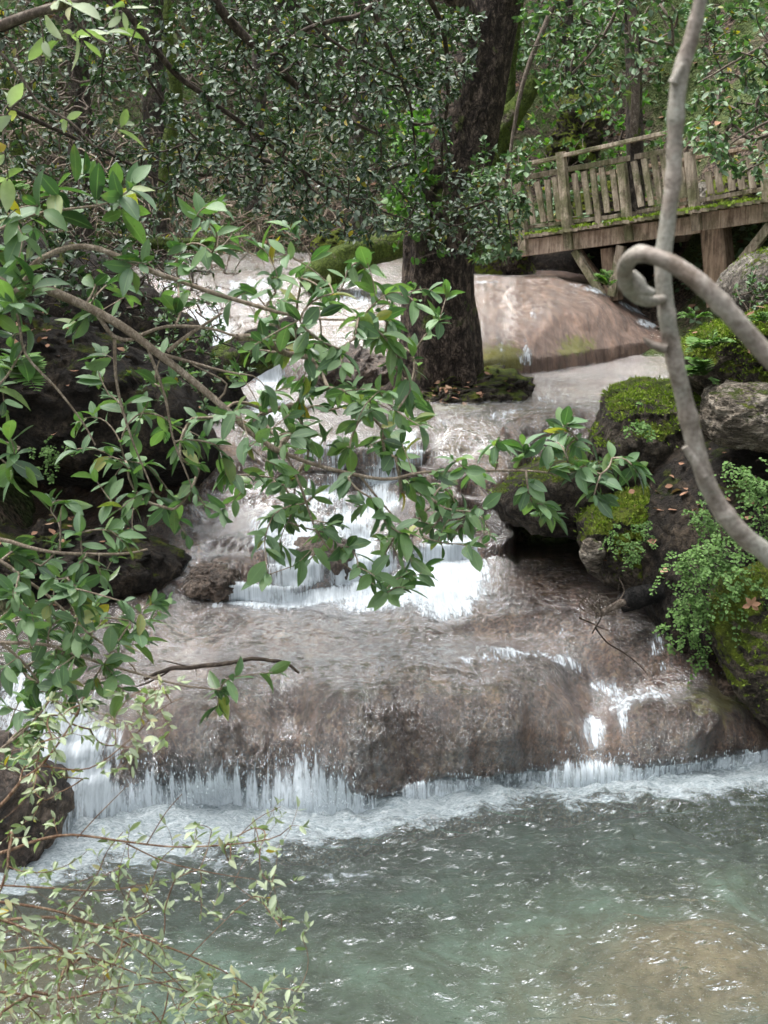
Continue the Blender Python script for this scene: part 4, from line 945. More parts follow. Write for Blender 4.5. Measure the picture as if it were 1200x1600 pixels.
# ------------------------------------------------------------------ fallen leaves
def litter(n, pos, L, name, label):
    mb = MB(); m_ = len(pos); a = RNG.uniform(0, 6.28, m_)
    d = np.stack([np.cos(a), np.sin(a), RNG.normal(0, .25, m_)], -1); up = nrm(RNG.normal(0, .35, (m_, 3))+np.array([0, 0, 1.]))
    leaves(mb, pos+np.array([0, 0, .01]), d, up, L*RNG.uniform(.6, 1.3, m_), ROUND if L < .06 else SMALL, wscale=1.4)
    o = mb.build(name, M['litter']); tag(o, label, 'leaf litter', kind='stuff')
n = 4500; x_ = RNG.uniform(-9, 12, n); y_ = RNG.uniform(17.5, 29, n); z_ = terrain_z(x_, y_)
pos1 = np.stack([x_, y_, z_], -1)
litter(0, pos1, .12, 'leaf_litter', 'brown fallen leaves covering the slope behind the bridge')
def on_tops(lab, n, minz=.5, rng=RNG, ulim=None):
    V, N_ = TOPS[lab]; ok = np.where(N_[:, 2] > minz)[0]
    if len(ok) == 0: return np.zeros((0, 3)), np.zeros((0, 3))
    i = rng.choice(ok, n); p = V[i]+rng.normal(0, .02, (n, 3))*np.array([1, 1, .3]); return p, N_[i]
pl = []
for lab, n in [('low muddy mound of leaves and roots round the big trunk', 170), ('steep dark bank hung with maidenhair ferns on the right shore', 260), ('rounded mossy boulder above the dark water, under the big block', 40),
               ('dark wet rock shelf at the foot of the left bank', 60), ('bright green moss mound right of the stream behind the hooked branch', 50), ('dark mossy undercut bank behind the laurel leaves on the left shore', 300)]:
    pl.append(on_tops(lab, n)[0])
litter(0, np.vstack(pl), .07, 'leaf_litter', 'brown dead leaves lying on the mound and the banks by the stream')

# moss tufts on the moss covered tops
def moss(labs, name, label, L=.022):
    mb = MB()
    for lab, n, mz in labs:
        p_, n_ = on_tops(lab, n, mz)
        kp = noise(p_*4, 77) > -.25; p_ = p_[kp]; n_ = n_[kp]
        leaves(mb, p_-n_*.004, nrm(n_+RNG.normal(0, .6, n_.shape)), nrm(RNG.normal(0, 1, n_.shape)), L*RNG.uniform(.6, 1.4, len(p_)), NARROW, wscale=1.6)
    o = mb.build(name, M['moss_leaf']); tag(o, label, 'moss', kind='stuff')
moss([('big undercut dark block with bright moss on its flat top, right of the stream', 9000, .62), ('rounded mossy boulder above the dark water, under the big block', 6000, .5),
      ('bright green moss mound right of the stream behind the hooked branch', 14000, .2), ('mossy rock corner at the right edge below the ferns', 5000, .2), ('smooth grey boulder by the bridge post at the right edge', 1200, .7)], 'moss', 'bright green moss on the tops of the right bank rocks', .024)

# ------------------------------------------------------------------ ferns
def maidenhair(center_list, label, nf, L, leafL, spread, hang=.6, face=(0, -1, .3), m='fern', name='maidenhair_fern', normal_r=.05):
    t = thing(name, label, 'fern', center_list[0])
    wd = MB(); mb = MB(); cl = np.array(center_list)
    S_ = []; E = []
    nf = int(nf*.75); base = cl[RNG.integers(0, len(cl), nf)]+RNG.normal(0, spread, (nf, 3))*np.array([1, .35, 1])
    d = nrm(RNG.normal(0, .7, (nf, 3))+np.array(face)); k = 9
    tt = np.linspace(0, 1, k)[None, :, None]; Lf = L*RNG.uniform(.6, 1.2, nf)[:, None, None]
    pts = base[:, None]+d[:, None]*tt*Lf+np.array([0, 0, -1.])*tt**2*Lf*hang
    tubes_batch(wd, pts, np.full((nf, k), .0011), 3)
    for i in range(2, k):
        ax = nrm(pts[:, i]-pts[:, i-1]); side = nrm(np.cross(ax, np.array([0, 0, 1.]))+.01)
        for sg in (-1, 1):
            for rep in ((0, 1) if i % 2 else (0,)):
                off = side*sg*leafL*(.25+.7*rep)*(1.2-i/k)
                pp_ = pts[:, i]+off+RNG.normal(0, leafL*.25, (nf, 3))
                leaves(mb, pp_, nrm(side*sg+ax*.6+RNG.normal(0, .4, ax.shape)), nrm(np.array([0, -.5, .8])+RNG.normal(0, .4, ax.shape)), leafL*RNG.uniform(.7, 1.2, nf), ROUND)
    part(wd, 'stem', M['twig_dark'], t); part(mb, 'frond', M[m], t)
def band(pts, Y, n, jit=12):
    q_ = np.array([pts[i] for i in RNG.integers(0, len(pts), n)], float)+RNG.normal(0, jit, (n, 2)); return [P(a, b, Y+random.uniform(-.1, .1)) for a, b in q_]
maidenhair(band([(1070, 880), (1090, 900), (1060, 920), (1110, 870), (1080, 930)], 8.22, 12), 'dense maidenhair fern hanging from the middle of the right bank', 120, .16, .020, .05)
maidenhair(band([(1060, 950), (1080, 980), (1070, 1010), (1100, 960)], 8.3, 12), 'lowest maidenhair fern just above the wet ledge on the right', 70, .13, .018, .04)
maidenhair(band([(1130, 900), (1160, 910), (1140, 870), (1150, 940)], 8.1, 12), 'maidenhair fern below the thick pale branch on the right bank', 70, .15, .020, .05)
maidenhair(band([(985, 838), (1005, 852), (1000, 830), (970, 845)], 8.95, 8), 'small fern drooping over the front of the mossy boulder', 45, .10, .016, .03)
maidenhair(band([(1175, 745), (1190, 780), (1170, 760), (1200, 800), (1195, 830)], 8.2, 12), 'bright fern clump at the right edge above the thick branch', 90, .16, .020, .05)
maidenhair(band([(1110, 800), (1130, 810), (1100, 820)], 8.4, 8), 'fern tuft at the top of the bank left of the thick branch', 50, .13, .018, .04)
maidenhair(band([(1000, 650), (985, 642), (1010, 660)], 9.5, 6), 'little fern growing out of the face of the mossy block', 14, .12, .022, .03, name='rock_fern')
maidenhair(band([(80, 700), (60, 690), (90, 720)], 9.8, 6), 'tiny dark fern on the face of the left bank', 24, .12, .02, .05, name='rock_fern')
def feather_fern(base, tips, label, m='fern', wid=.05, cat='fern', name='fern'):
    t = thing(name, label, cat, base); base = np.asarray(base)
    for tp in tips:
        wd = MB(); mb = MB()
        tp = np.asarray(tp); L = np.linalg.norm(tp-base); c = (base+tp)/2+np.array([0, 0, L*.25]); k = 16
        s_ = np.linspace(0, 1, k)[:, None]; pts = base*(1-s_)**2+2*c*s_*(1-s_)+tp*s_**2
        tube(wd, pts, np.linspace(.003, .001, k), 4)
        ax = nrm(np.gradient(pts, axis=0)); side = nrm(np.cross(ax, np.array([0, 0, 1.]))+RNG.normal(0, .1, ax.shape))
        for sg in (-1, 1):
            ll = L*.30*np.sin(np.linspace(.5, 3.0, k))+.006
            leaves(mb, pts[2:], nrm(side*sg+ax*.5)[2:], nrm(np.array([0, -.3, 1])+0*ax)[2:], ll[2:], NARROW, wscale=1.4)
        fr_ = part(mb, 'frond', M[m], t); part(wd, 'stem', M['twig_mid'], fr_)
def fan(u, v, Y, n, rad, a0=-200, a1=20, sq=.7):
    out = []
    for i in range(n):
        a = math.radians(random.uniform(a0, a1)); rr_ = rad*random.uniform(.7, 1.1)
        out.append(P(u+rr_*math.cos(a), v+rr_*math.sin(a)*sq, Y+random.uniform(-.15, .1)))
    return out
feather_fern(P(1105, 590, 9.05), fan(1105, 585, 9.0, 10, 45, -200, 60), 'pale green fern on the moss mound beside the pale branch')
feather_fern(P(1110, 545, 9.2), fan(1112, 545, 9.1, 8, 38, -200, 20), 'light green fern higher on the moss mound behind the hook')
feather_fern(P(950, 450, 16.8), fan(945, 440, 16.8, 8, 25, -180, 0), 'small fern sprouting at the foot of the bridge braces')
feather_fern(P(1085, 500, 11), fan(1085, 500, 11, 8, 28, -190, 10), 'dull fern in the shade under the bridge post')
feather_fern(P(20, 590, 4.6), fan(20, 590, 4.5, 6, 45, -120, 60), 'feathery fern at the left edge under the laurel')
feather_fern(P(5, 310, 7), fan(0, 310, 7, 6, 50, -120, 60), 'feathery fern at the left edge high above the stream')
feather_fern(P(1195, 505, 9), fan(1190, 505, 9, 7, 25, -200, 20), 'tiny fern at the right edge on the moss')

# ------------------------------------------------------------------ shrubs and trees from traced boughs + cluster points
def shrub(name, label, cat, boughs, targets, Yd, leaf_m, wood_m, L, tpl, nl, mode='rosette', r_tip=.0016, r_gain=.0009, base=None, group=None, maxlen=.6, spread=1.0, upb=.7, sides=5, wscale=1., k=6, crown='foliage', sag=.05):
    roots = [resample(PP(b[0], Yd), b[1], step=.03) for b in boughs]
    t = thing(name, label, cat, roots[0][0][0] if base is None else base, group)
    wd = [MB() for _ in roots]; fo_ = MB(); bos = []
    for p_, r_ in roots:
        bo = MB()
        p_ = p_+np.stack([noise(p_*5, 1), noise(p_*5, 2), noise(p_*5, 3)], -1)*.006
        tube(bo, p_, r_, 10, disp=lambda t_, th, pp_: 1+.07*noise(np.stack([pp_[:, 0:1]*60+0*th[None], pp_[:, 2:3]*60+np.cos(th)[None], np.sin(th)[None]+0*pp_[:, :1]], -1), 4))
        bos.append(part(bo, 'bough', M[wood_m], t))
    a, b_, pts_, cnt, kp = grow(wd, roots, targets, r_tip, r_gain, sag=sag, maxlen=maxlen, sides=sides, k=k)
    ax = b_-a; ax = nrm(ax)+np.array([0, 0, .15])+RNG.normal(0, .15, ax.shape)
    if mode == 'rosette': rosette(fo_, b_[kp], ax[kp], nl, L, tpl, spread=spread, upb=upb, wscale=wscale)
    elif mode == 'along': along(fo_, pts_, kp, nl, L, tpl, upb=upb, wscale=wscale)
    else:
        rosette(fo_, b_[kp], ax[kp], max(2, nl//2), L, tpl, spread=spread, upb=upb, wscale=wscale); along(fo_, pts_, kp, nl-nl//2, L, tpl, upb=upb, wscale=wscale)
    for q_, w_ in enumerate(wd):
        if w_.v: part(w_, 'twigs', M[wood_m], bos[q_])
    part(fo_, crown, M[leaf_m], t); return t
def cl(lst, Y, jd=.25, rep=1, jit=9):
    a = np.array(lst, float); a = np.repeat(a, rep, 0)+RNG.normal(0, jit, (len(a)*rep, 2))
    return P(a[:, 0], a[:, 1], Y+RNG.uniform(-jd, jd, len(a)))
LY = 3.3
A = [(-60, 470), (0, 458), (30, 455), (65, 450), (100, 462), (150, 485), (200, 515), (250, 555), (300, 595), (350, 635), (400, 680), (440, 706), (500, 728), (600, 748), (665, 737), (790, 735), (920, 745)]
Bb = [(-10, 470), (37, 442), (55, 410), (100, 387), (145, 386), (200, 407), (240, 427), (285, 442), (350, 465), (415, 484), (450, 492), (500, 500), (565, 502)]
bA = [(A, [.013, .013, .0125, .012, .012, .0115, .011, .010, .0095, .009, .008, .006, .005, .0045, .0035, .003, .002]),
      (Bb, [.008, .008, .0075, .007, .007, .0068, .0065, .006, .0055, .005, .004, .003, .002]),
      ([(150, 487), (178, 524), (205, 530), (218, 524), (260, 510), (320, 512), (370, 527)], [.006, .003]),
      ([(250, 553), (300, 567), (350, 580), (395, 587)], [.005, .002]), ([(262, 550), (295, 522), (345, 490)], [.006, .003]),
      ([(180, 528), (184, 600), (205, 680), (240, 770)], [.005, .002]), ([(232, 545), (258, 620), (272, 690), (300, 760)], [.0045, .002]),
      ([(340, 628), (355, 600), (300, 570)], [.003, .002]),
      ([(440, 700), (475, 770), (500, 835), (540, 885), (600, 925)], [.004, .0015]), ([(560, 740), (600, 790), (640, 830), (700, 850)], [.0035, .0015])]
LA = [(200, 395), (225, 400), (300, 350), (320, 365), (330, 395), (345, 335), (380, 375), (425, 370), (445, 362), (475, 382), (400, 388), (300, 400), (275, 402), (290, 440), (270, 480), (160, 435), (200, 435),
      (540, 410), (575, 415), (520, 440), (480, 430), (430, 440), (440, 470), (410, 490), (390, 470), (480, 500), (520, 470), (550, 490), (600, 480), (590, 520), (620, 500), (655, 465), (685, 470), (680, 490), (560, 540), (520, 560),
      (470, 540), (455, 520), (430, 520), (460, 570), (480, 600), (500, 580), (400, 540), (390, 560), (560, 590), (600, 560), (550, 620), (580, 640), (610, 640), (600, 670), (640, 660), (540, 650), (510, 640), (470, 640), (440, 650),
      (420, 610), (370, 640), (390, 690), (420, 700), (440, 720), (480, 700), (520, 690), (560, 700), (590, 690), (620, 720), (540, 740), (500, 770), (460, 760), (430, 790), (470, 800), (450, 830), (430, 860),
      (420, 890), (470, 880), (500, 830), (520, 820), (550, 860), (560, 880), (590, 900), (600, 930), (620, 910), (640, 890), (650, 860), (640, 830), (660, 800), (690, 830), (700, 800), (720, 800), (720, 830), (740, 850), (690, 860),
      (610, 840), (600, 800), (580, 770), (640, 770), (690, 740), (705, 730), (762, 795), (620, 560), (640, 610), (500, 530), (530, 600), (490, 660), (560, 660), (400, 640), (450, 690), (620, 690), (580, 610)]
LB = [(790, 690), (812, 702), (860, 700), (872, 680), (890, 668), (905, 690), (870, 732), (920, 752), (955, 725), (975, 742), (990, 712), (940, 768), (832, 772), (842, 790), (855, 792), (745, 735)]
LC = [(140, 500), (110, 520), (150, 570), (160, 585), (130, 485), (140, 530), (155, 565), (170, 610), (235, 600), (240, 640), (228, 622), (290, 600), (150, 650), (170, 680), (210, 680), (160, 720), (150, 740), (180, 720), (200, 740),
      (240, 720), (290, 700), (310, 680), (330, 700), (340, 740), (300, 760), (260, 770), (220, 790), (190, 790), (280, 800), (340, 800), (350, 760), (250, 810), (290, 820), (200, 820), (120, 670), (130, 700), (310, 740), (280, 720), (260, 680), (230, 760),
      (260, 650), (200, 640), (180, 760), (320, 790), (370, 720), (380, 760), (400, 740), (240, 560), (340, 660), (300, 640)]
tg = np.vstack([cl(LA, LY+.1, .3), cl(LA[14:], LY+.25, .3, 1, 18), cl(LB, LY, .05), cl(LB, LY, .08, 1, 12), cl(LC, LY+.25, .25)])
shrub('laurel_shrub', 'laurel shrub whose long arching branch of big glossy leaves reaches across the stream', 'shrub', bA, tg, LY, 'laurel', 'twig_pale', .067, LAUREL, 6, mode='both', r_tip=.0014, r_gain=.0006, maxlen=.5)
# top-left sprays
b2 = [([(-80, 400), (0, 358), (50, 335), (120, 325), (165, 318), (200, 300)], [.005, .002]), ([(90, 330), (85, 300), (75, 285)], [.003, .0015])]
t2 = cl([(75, 300), (60, 325), (130, 272), (150, 290), (105, 320), (175, 287), (190, 312), (225, 298), (190, 340), (95, 335), (20, 365), (50, 372), (15, 350), (10, 420), (25, 440)], LY, .1)
shrub('laurel_shrub', 'small spray of broad laurel leaves at the left edge above the arching branch', 'shrub', b2, t2, LY, 'laurel', 'twig_pale', .095, LAUREL, 5, r_tip=.0014, r_gain=.0006, maxlen=.4)
b3 = [([(-60, 420), (10, 440), (30, 500), (40, 555), (90, 610), (130, 660), (150, 695)], [.005, .002]), ([(-60, 620), (0, 600), (40, 540)], [.004, .002]), ([(-60, 700), (0, 690), (30, 700)], [.004, .002])]
t3 = cl([(10, 470), (30, 480), (45, 460), (10, 500), (20, 530), (10, 600), (30, 570), (5, 680), (20, 700), (10, 740), (40, 560), (5, 650), (25, 720), (60, 450), (20, 450)], LY-.1, .12)
shrub('laurel_shrub', 'laurel leaves crowding the left edge where the arching branch starts', 'shrub', b3, t3, LY-.1, 'laurel', 'twig_pale', .085, LAUREL, 5, r_tip=.0014, r_gain=.0006, maxlen=.4)
# lower left laurel
b4 = [([(-80, 838), (0, 843), (50, 856), (100, 864), (190, 864), (230, 857)], [.0065, .0025]), ([(95, 862), (96, 830), (97, 795)], [.0025, .0015]),
      ([(-60, 860), (0, 877), (40, 905), (75, 930), (140, 990), (200, 1030), (215, 1050)], [.005, .002]), ([(-60, 1003), (0, 1005), (75, 1007), (130, 1027), (210, 1050), (280, 1070), (345, 1077)], [.0055, .0018]),
      ([(0, 1005), (40, 1040), (80, 1090), (120, 1120)], [.004, .002]), ([(-50, 1200), (0, 1170), (60, 1120), (100, 1060)], [.005, .002])]
LD = [(95, 780), (85, 795), (108, 802), (145, 838), (200, 842), (190, 868), (140, 892), (30, 840), (50, 880), (20, 865), (70, 900), (30, 920), (60, 940), (90, 910), (100, 950), (120, 930), (80, 970), (40, 970), (20, 1000), (60, 1020), (100, 1000),
      (130, 980), (150, 1000), (110, 1030), (160, 960), (140, 940), (170, 1020), (190, 1000), (210, 990), (230, 975), (240, 935), (250, 955), (60, 1060), (30, 1060), (90, 1080), (120, 1110), (60, 1110), (40, 1150), (80, 1130), (140, 1060),
      (180, 1070), (20, 1100), (100, 1050), (50, 990), (190, 950), (350, 1072), (375, 1062), (345, 1088), (408, 1047), (30, 1180), (10, 940), (20, 1030), (70, 1040), (110, 970), (5, 900), (40, 900), (120, 1010)]
t4 = np.vstack([cl(LD, LY-.2, .18), cl([x for x in LD if x[1] > 860 and x[0] < 240], LY-.05, .25, 1, 22)])
shrub('laurel_shrub', 'dense low laurel shrub on the lower left shore with a twig pointing right', 'shrub', b4, t4, LY-.2, 'laurel', 'twig_pale', .064, LAUREL, 6, mode='both', r_tip=.0013, r_gain=.0006, maxlen=.4)
# few top-left big leaves
b5 = [([(-60, 60), (0, 38), (60, 20), (130, 0), (170, -20)], [.012, .009]), ([(-60, 30), (20, 100), (60, 160), (110, 190), (150, 230)], [.004, .002]), ([(90, 0), (150, 60), (220, 90)], [.003, .0015])]
t5 = cl([(60, 60), (85, 62), (140, 65), (180, 25), (165, 35), (105, 15), (210, 50), (5, 170), (10, 200), (100, 190), (205, 185), (5, 245), (10, 275), (120, 55), (190, 0), (85, 20)], 3.0, .15)
shrub('laurel_shrub', 'few loose pale laurel leaves on twigs in the top left corner', 'shrub', b5, t5, 3.0, 'pale', 'twig_mid', .07, LAUREL, 3, r_tip=.0013, r_gain=.0005, maxlen=.35)

# pale privet-like shrub, bottom left
PY = 2.7
b6 = [([(-80, 1345), (0, 1332), (60, 1312), (110, 1305), (200, 1315), (300, 1323), (420, 1310), (455, 1290)], [.0045, .001]), ([(200, 1318), (260, 1345), (330, 1362), (400, 1374)], [.002, .0008]),
      ([(-80, 1450), (0, 1438), (85, 1432), (180, 1450), (270, 1482), (350, 1520), (405, 1552)], [.0045, .001]), ([(-80, 1400), (0, 1408), (80, 1420), (140, 1440), (210, 1480), (260, 1520), (300, 1560)], [.004, .001]),
      ([(-60, 1290), (0, 1260), (40, 1215), (65, 1195), (110, 1130), (130, 1090)], [.005, .0015]), ([(65, 1195), (140, 1200), (200, 1160), (250, 1110), (285, 1090)], [.002, .0008]),
      ([(-60, 1380), (60, 1385), (160, 1390), (240, 1380)], [.0025, .001]), ([(-80, 1560), (0, 1550), (100, 1560), (200, 1540), (300, 1530)], [.004, .001]), ([(-50, 1500), (60, 1480), (160, 1500), (260, 1540), (340, 1560)], [.003, .001]),
      ([(100, 1430), (150, 1370), (170, 1330), (195, 1300)], [.0018, .0008]), ([(230, 1320), (260, 1270), (285, 1240)], [.0015, .0008]), ([(290, 1500), (340, 1450), (360, 1430)], [.0015, .0008]),
      ([(360, 1320), (400, 1280), (440, 1260)], [.0013, .0007]), ([(120, 1310), (170, 1260), (210, 1220)], [.0015, .0007])]
def poly_sample(n, poly):
    poly = np.array(poly, float); lo, hi = poly.min(0), poly.max(0); out = []
    while len(out) < n:
        q_ = RNG.uniform(lo, hi); c_ = False; j = len(poly)-1
        for i in range(len(poly)):
            if ((poly[i][1] > q_[1]) != (poly[j][1] > q_[1])) and q_[0] < (poly[j][0]-poly[i][0])*(q_[1]-poly[i][1])/(poly[j][1]-poly[i][1])+poly[i][0]: c_ = not c_
            j = i
        if c_: out.append(q_)
    return np.array(out)
s1 = poly_sample(270, [(-40, 1420), (180, 1440), (400, 1540), (470, 1500), (480, 1610), (-40, 1620)])
s2 = poly_sample(100, [(-40, 1250), (120, 1280), (440, 1290), (430, 1400), (200, 1460), (-40, 1450)])
s3 = poly_sample(90, [(-20, 1180), (90, 1080), (290, 1060), (280, 1150), (200, 1200), (60, 1260)])
s4 = poly_sample(20, [(400, 1240), (470, 1260), (490, 1500), (440, 1520), (400, 1380)])
s = np.vstack([s1, s2, s3, s4]); t6 = P(s[:, 0], s[:, 1], PY+RNG.uniform(-.3, .35, len(s)))
shrub('pale_shrub', 'wispy shrub of thin twigs and small pale leaves in the bottom left corner', 'shrub', b6, t6, PY, 'pale', 'twig_red', .031, PRIVET, 4, mode='both', r_tip=.0005, r_gain=.0003, maxlen=.45, sides=4, spread=.8, upb=.4, sag=-.02)

# thick smooth branches on the right, close to the lens
hb = thing('hooked_branch', 'thick smooth pale branch running down the right side close to the viewer', 'branch', P(1260, 960, 1.5))
mb = MB(); q_, rr_ = resample(PP([(1120, -160), (1098, -20), (1080, 60), (1062, 120), (1055, 200), (1052, 280), (1044, 340), (1036, 410), (1040, 480), (1052, 550), (1068, 620), (1085, 690), (1105, 755), (1130, 800), (1165, 840), (1200, 868), (1270, 940), (1340, 1040)], 1.5), list(np.array([.0095, .0095, .0105, .0125, .0115, .0115, .012, .013, .0125, .0135, .0135, .014, .014, .0145, .015, .0155, .016, .017])*.77), step=.006)
tube(mb, q_, rr_, 28, ref=(0, 1, 0), disp=lambda t_, th, pp_: 1+.10*fbm(np.stack([pp_[:, 0:1]*22+np.cos(th)[None]*.7, pp_[:, 2:3]*22+0*th[None], np.sin(th)[None]*.7+0*pp_[:, :1]], -1), 4, 4)+sum(.16*np.exp(-((t_-c_)/.006)**2) for c_ in (.13, .24, .31, .47, .6, .73, .86))[:, None])
part(mb, 'stem', M['smooth'], hb)
for a, r_ in [([(1098, 745), (1085, 720), (1070, 698)], [.007, .004]), ([(1040, 545), (1018, 538), (1006, 528)], [.006, .0015]), ([(1052, 130), (1060, 112), (1068, 100)], [.006, .003])]:
    mb = MB(); q_, rr_ = resample(PP(a, 1.49), r_, step=.006); tube(mb, q_, rr_, 14, ref=(0, 1, 0)); part(mb, 'spur', M['smooth'], hb)
hk = thing('curled_branch', 'smooth grey branch curling into a hook in front of the long pale branch', 'branch', P(1320, 660, 1.32))
mb = MB(); q_, rr_ = resample(PP([(1330, 690, 1.32), (1260, 610, 1.32), (1200, 556, 1.32), (1150, 500, 1.32), (1100, 448, 1.32), (1060, 418, 1.33), (1024, 401, 1.34), (994, 398, 1.36), (976, 420, 1.4), (984, 452, 1.44), (1012, 470, 1.47), (1044, 466, 1.5)], 1.32), list(np.array([.014, .0135, .013, .013, .0125, .012, .0115, .011, .0115, .011, .009, .006])*.77), step=.005)
tube(mb, q_, rr_, 28, ref=(0.05, 1, 0.02), disp=lambda t_, th, pp_: 1+.10*fbm(np.stack([pp_[:, 0:1]*22+np.cos(th)[None]*.7, pp_[:, 2:3]*22+0*th[None], np.sin(th)[None]*.7+0*pp_[:, :1]], -1), 4, 14)+sum(.14*np.exp(-((t_-c_)/.009)**2) for c_ in (.2, .41, .63, .8))[:, None])
part(mb, 'stem', M['smooth'], hk)
mb = MB(); q_, rr_ = resample(PP([(988, 425), (998, 440), (1004, 452), (1022, 458)], 1.41), [.004, .007, .007, .004], step=.005); tube(mb, q_, rr_, 14, ref=(0, 1, 0)); part(mb, 'spur', M['smooth'], hk)

# ------------------------------------------------------------------ hanging evergreen boughs
EY = 8.5
def smp(poly, n): return poly_sample(n, poly)
b7 = [([(300, -60, 8), (335, 0, 8.1), (370, 45, 8.2), (420, 92, 8.3), (470, 140, 8.5), (520, 175, 8.7), (600, 215, 9)], [.035, .03, .028, .025, .02, .015, .008]),
      ([(150, -60, 8), (200, 20, 8), (270, 110, 8.2), (320, 150, 8.3), (400, 210, 8.5), (470, 265, 8.6), (540, 310, 8.8), (620, 338, 9)], [.022, .02, .018, .016, .014, .012, .009, .005]),
      ([(620, -40, 8.6), (570, 20, 8.5), (520, 32, 8.4), (470, 50, 8.3), (430, 80, 8.3)], [.02, .018, .016, .013, .01]), ([(-60, 60, 8), (0, 45, 8), (100, 0, 8), (160, -40, 8)], [.03, .02]),
      ([(640, -60, 9), (690, 40, 9.5), (700, 140, 10), (690, 240, 10.3), (700, 330, 10.6)], [.02, .018, .015, .01, .006]), ([(560, -60, 9), (600, 60, 9), (640, 160, 9.2), (650, 260, 9.5)], [.018, .006]),
      ([(-80, 130, 8.6), (60, 190, 9), (190, 250, 9.4), (320, 320, 9.8)], [.02, .005]), ([(150, -40, 8.4), (230, 120, 8.4), (300, 210, 8.5), (360, 250, 8.6)], [.012, .004]), ([(430, -60, 8.6), (480, 30, 8.7), (560, 90, 8.8), (640, 130, 9)], [.015, .006])]
s = np.vstack([smp([(330, 0), (640, -20), (720, 30), (690, 200), (640, 340), (560, 330), (440, 290), (330, 180)], 700), smp([(600, 20), (760, 10), (745, 90), (700, 200), (720, 260), (800, 300), (790, 370), (700, 400), (640, 360), (600, 300)], 330),
               smp([(250, 150), (480, 280), (650, 350), (560, 385), (420, 340), (280, 280)], 190), smp([(-20, -10), (340, -10), (330, 180), (180, 130), (-20, 180)], 170), smp([(-20, 150), (330, 170), (400, 300), (330, 370), (120, 340), (-20, 360)], 210)])
s = s[~((s[:, 0] > 605) & (s[:, 0] < 690) & (s[:, 1] > 170) & (s[:, 1] < 345) & (RNG.random(len(s)) < .7))]
t7 = P(s[:, 0], s[:, 1], np.where(s[:, 0] > 600, RNG.uniform(8.8, 11.2, len(s)), RNG.uniform(7.6, 10, len(s))))
shrub('evergreen_tree', 'overhanging evergreen bough with countless small dark leaves in the upper middle', 'tree', b7, t7, EY, 'evergreen', 'twig_dark', .053, SMALL, 13, mode='both', r_tip=.002, r_gain=.0009, maxlen=1.0, upb=.9, sides=4, k=5, sag=.0)
# second evergreen near the trunk and bridge
b8 = [([(900, -80, 12), (860, 20, 12), (820, 120, 12), (800, 220, 12), (790, 300, 12), (800, 380, 12)], [.03, .006]), ([(980, -60, 13), (990, 60, 13), (993, 150, 13), (990, 210, 13)], [.05, .04]), ([(1000, -60, 12), (940, 60, 12), (880, 130, 12)], [.02, .006])]
s = np.vstack([smp([(800, 0), (1000, -10), (1010, 110), (930, 190), (850, 160), (810, 60)], 170), smp([(745, 210), (820, 220), (835, 300), (820, 400), (740, 410), (720, 300)], 150)])
s = s[~((s[:, 0] > 748) & (s[:, 0] < 850) & (s[:, 1] > 90) & (s[:, 1] < 250) & (RNG.random(len(s)) < .85))]
t8 = P(s[:, 0], s[:, 1], RNG.uniform(11.4, 13.2, len(s)))
shrub('evergreen_tree', 'slender evergreen tree with glossy green leaves between the big trunk and the hillside', 'tree', b8, t8, 12, 'hill', 'twig_mid', .075, SMALL, 12, mode='both', r_tip=.003, r_gain=.0012, maxlen=1.2, upb=.9, sides=4, k=5)
b9 = [([(1330, -40, 9), (1240, 40, 9), (1160, 90, 9), (1090, 130, 9)], [.02, .005]), ([(1330, 140, 9), (1250, 170, 9), (1180, 200, 9), (1120, 240, 9)], [.018, .004]), ([(1300, 60, 9), (1230, 220, 9), (1160, 270, 9)], [.015, .004])]
s = np.vstack([smp([(1060, -10), (1220, -10), (1220, 290), (1120, 270), (1075, 200), (1100, 100)], 190), smp([(1000, 200), (1120, 220), (1200, 290), (1100, 240)], 25)])
t9 = P(s[:, 0], s[:, 1], RNG.uniform(8.6, 10.5, len(s)))
shrub('evergreen_tree', 'leafy bough hanging in from the right edge above the bridge', 'tree', b9, t9, 9, 'hill', 'twig_mid', .06, SMALL, 12, mode='both', r_tip=.002, r_gain=.0009, maxlen=1.0, upb=.9, sides=4, k=5)
print('targets placed')

# ------------------------------------------------------------------ background trunks
def back_tree(pts, rad, Y, label, m='bark_back', crown=None, seed=0):
    t = thing('woodland_tree', label, 'tree', P(pts[0][0], pts[0][1], Y)); mb = MB()
    q_, rr_ = resample(PP(pts, Y), rad, step=.12); tube(mb, q_, rr_, 20, ref=(0, 1, 0), disp=lambda t_, th, pp_: 1+.2*fbm(np.stack([np.cos(th)[None]+0*pp_[:, :1], np.sin(th)[None]+0*pp_[:, :1], pp_[:, 2:3]*1.5+0*th[None]], -1)*1.5, 3, seed))
    part(mb, 'trunk', M[m], t)
    if crown:
        wd = MB(); fo_ = MB(); sN = smp(crown[0], crown[1]); tg_ = P(sN[:, 0], sN[:, 1], Y+RNG.uniform(-1.2, 1.2, len(sN)))
        a, b_, pt, cnt, kp = grow(wd, [(q_, rr_)], tg_, .006, .003, k=4, maxlen=2.6)
        rosette(fo_, b_, b_-a, crown[2], crown[3], SMALL); part(wd, 'branches', M['twig_mid'], t); part(fo_, 'crown', M[crown[4]], t)
    return t
back_tree([(245, 420), (243, 250), (240, 100), (238, -60)], [.2, .17, .15, .13], 19, 'straight dark trunk left of the overhanging bough', crown=([(120, -40), (330, -40), (330, 140), (120, 140)], 90, 6, .14, 'hill'))
back_tree([(125, 430), (127, 280), (124, 150), (120, -40)], [.24, .2, .17, .15], 20, 'thick dark trunk in the woods near the left edge', crown=([(-20, -40), (200, -40), (200, 100), (-20, 120)], 90, 6, .14, 'hill'), seed=3)
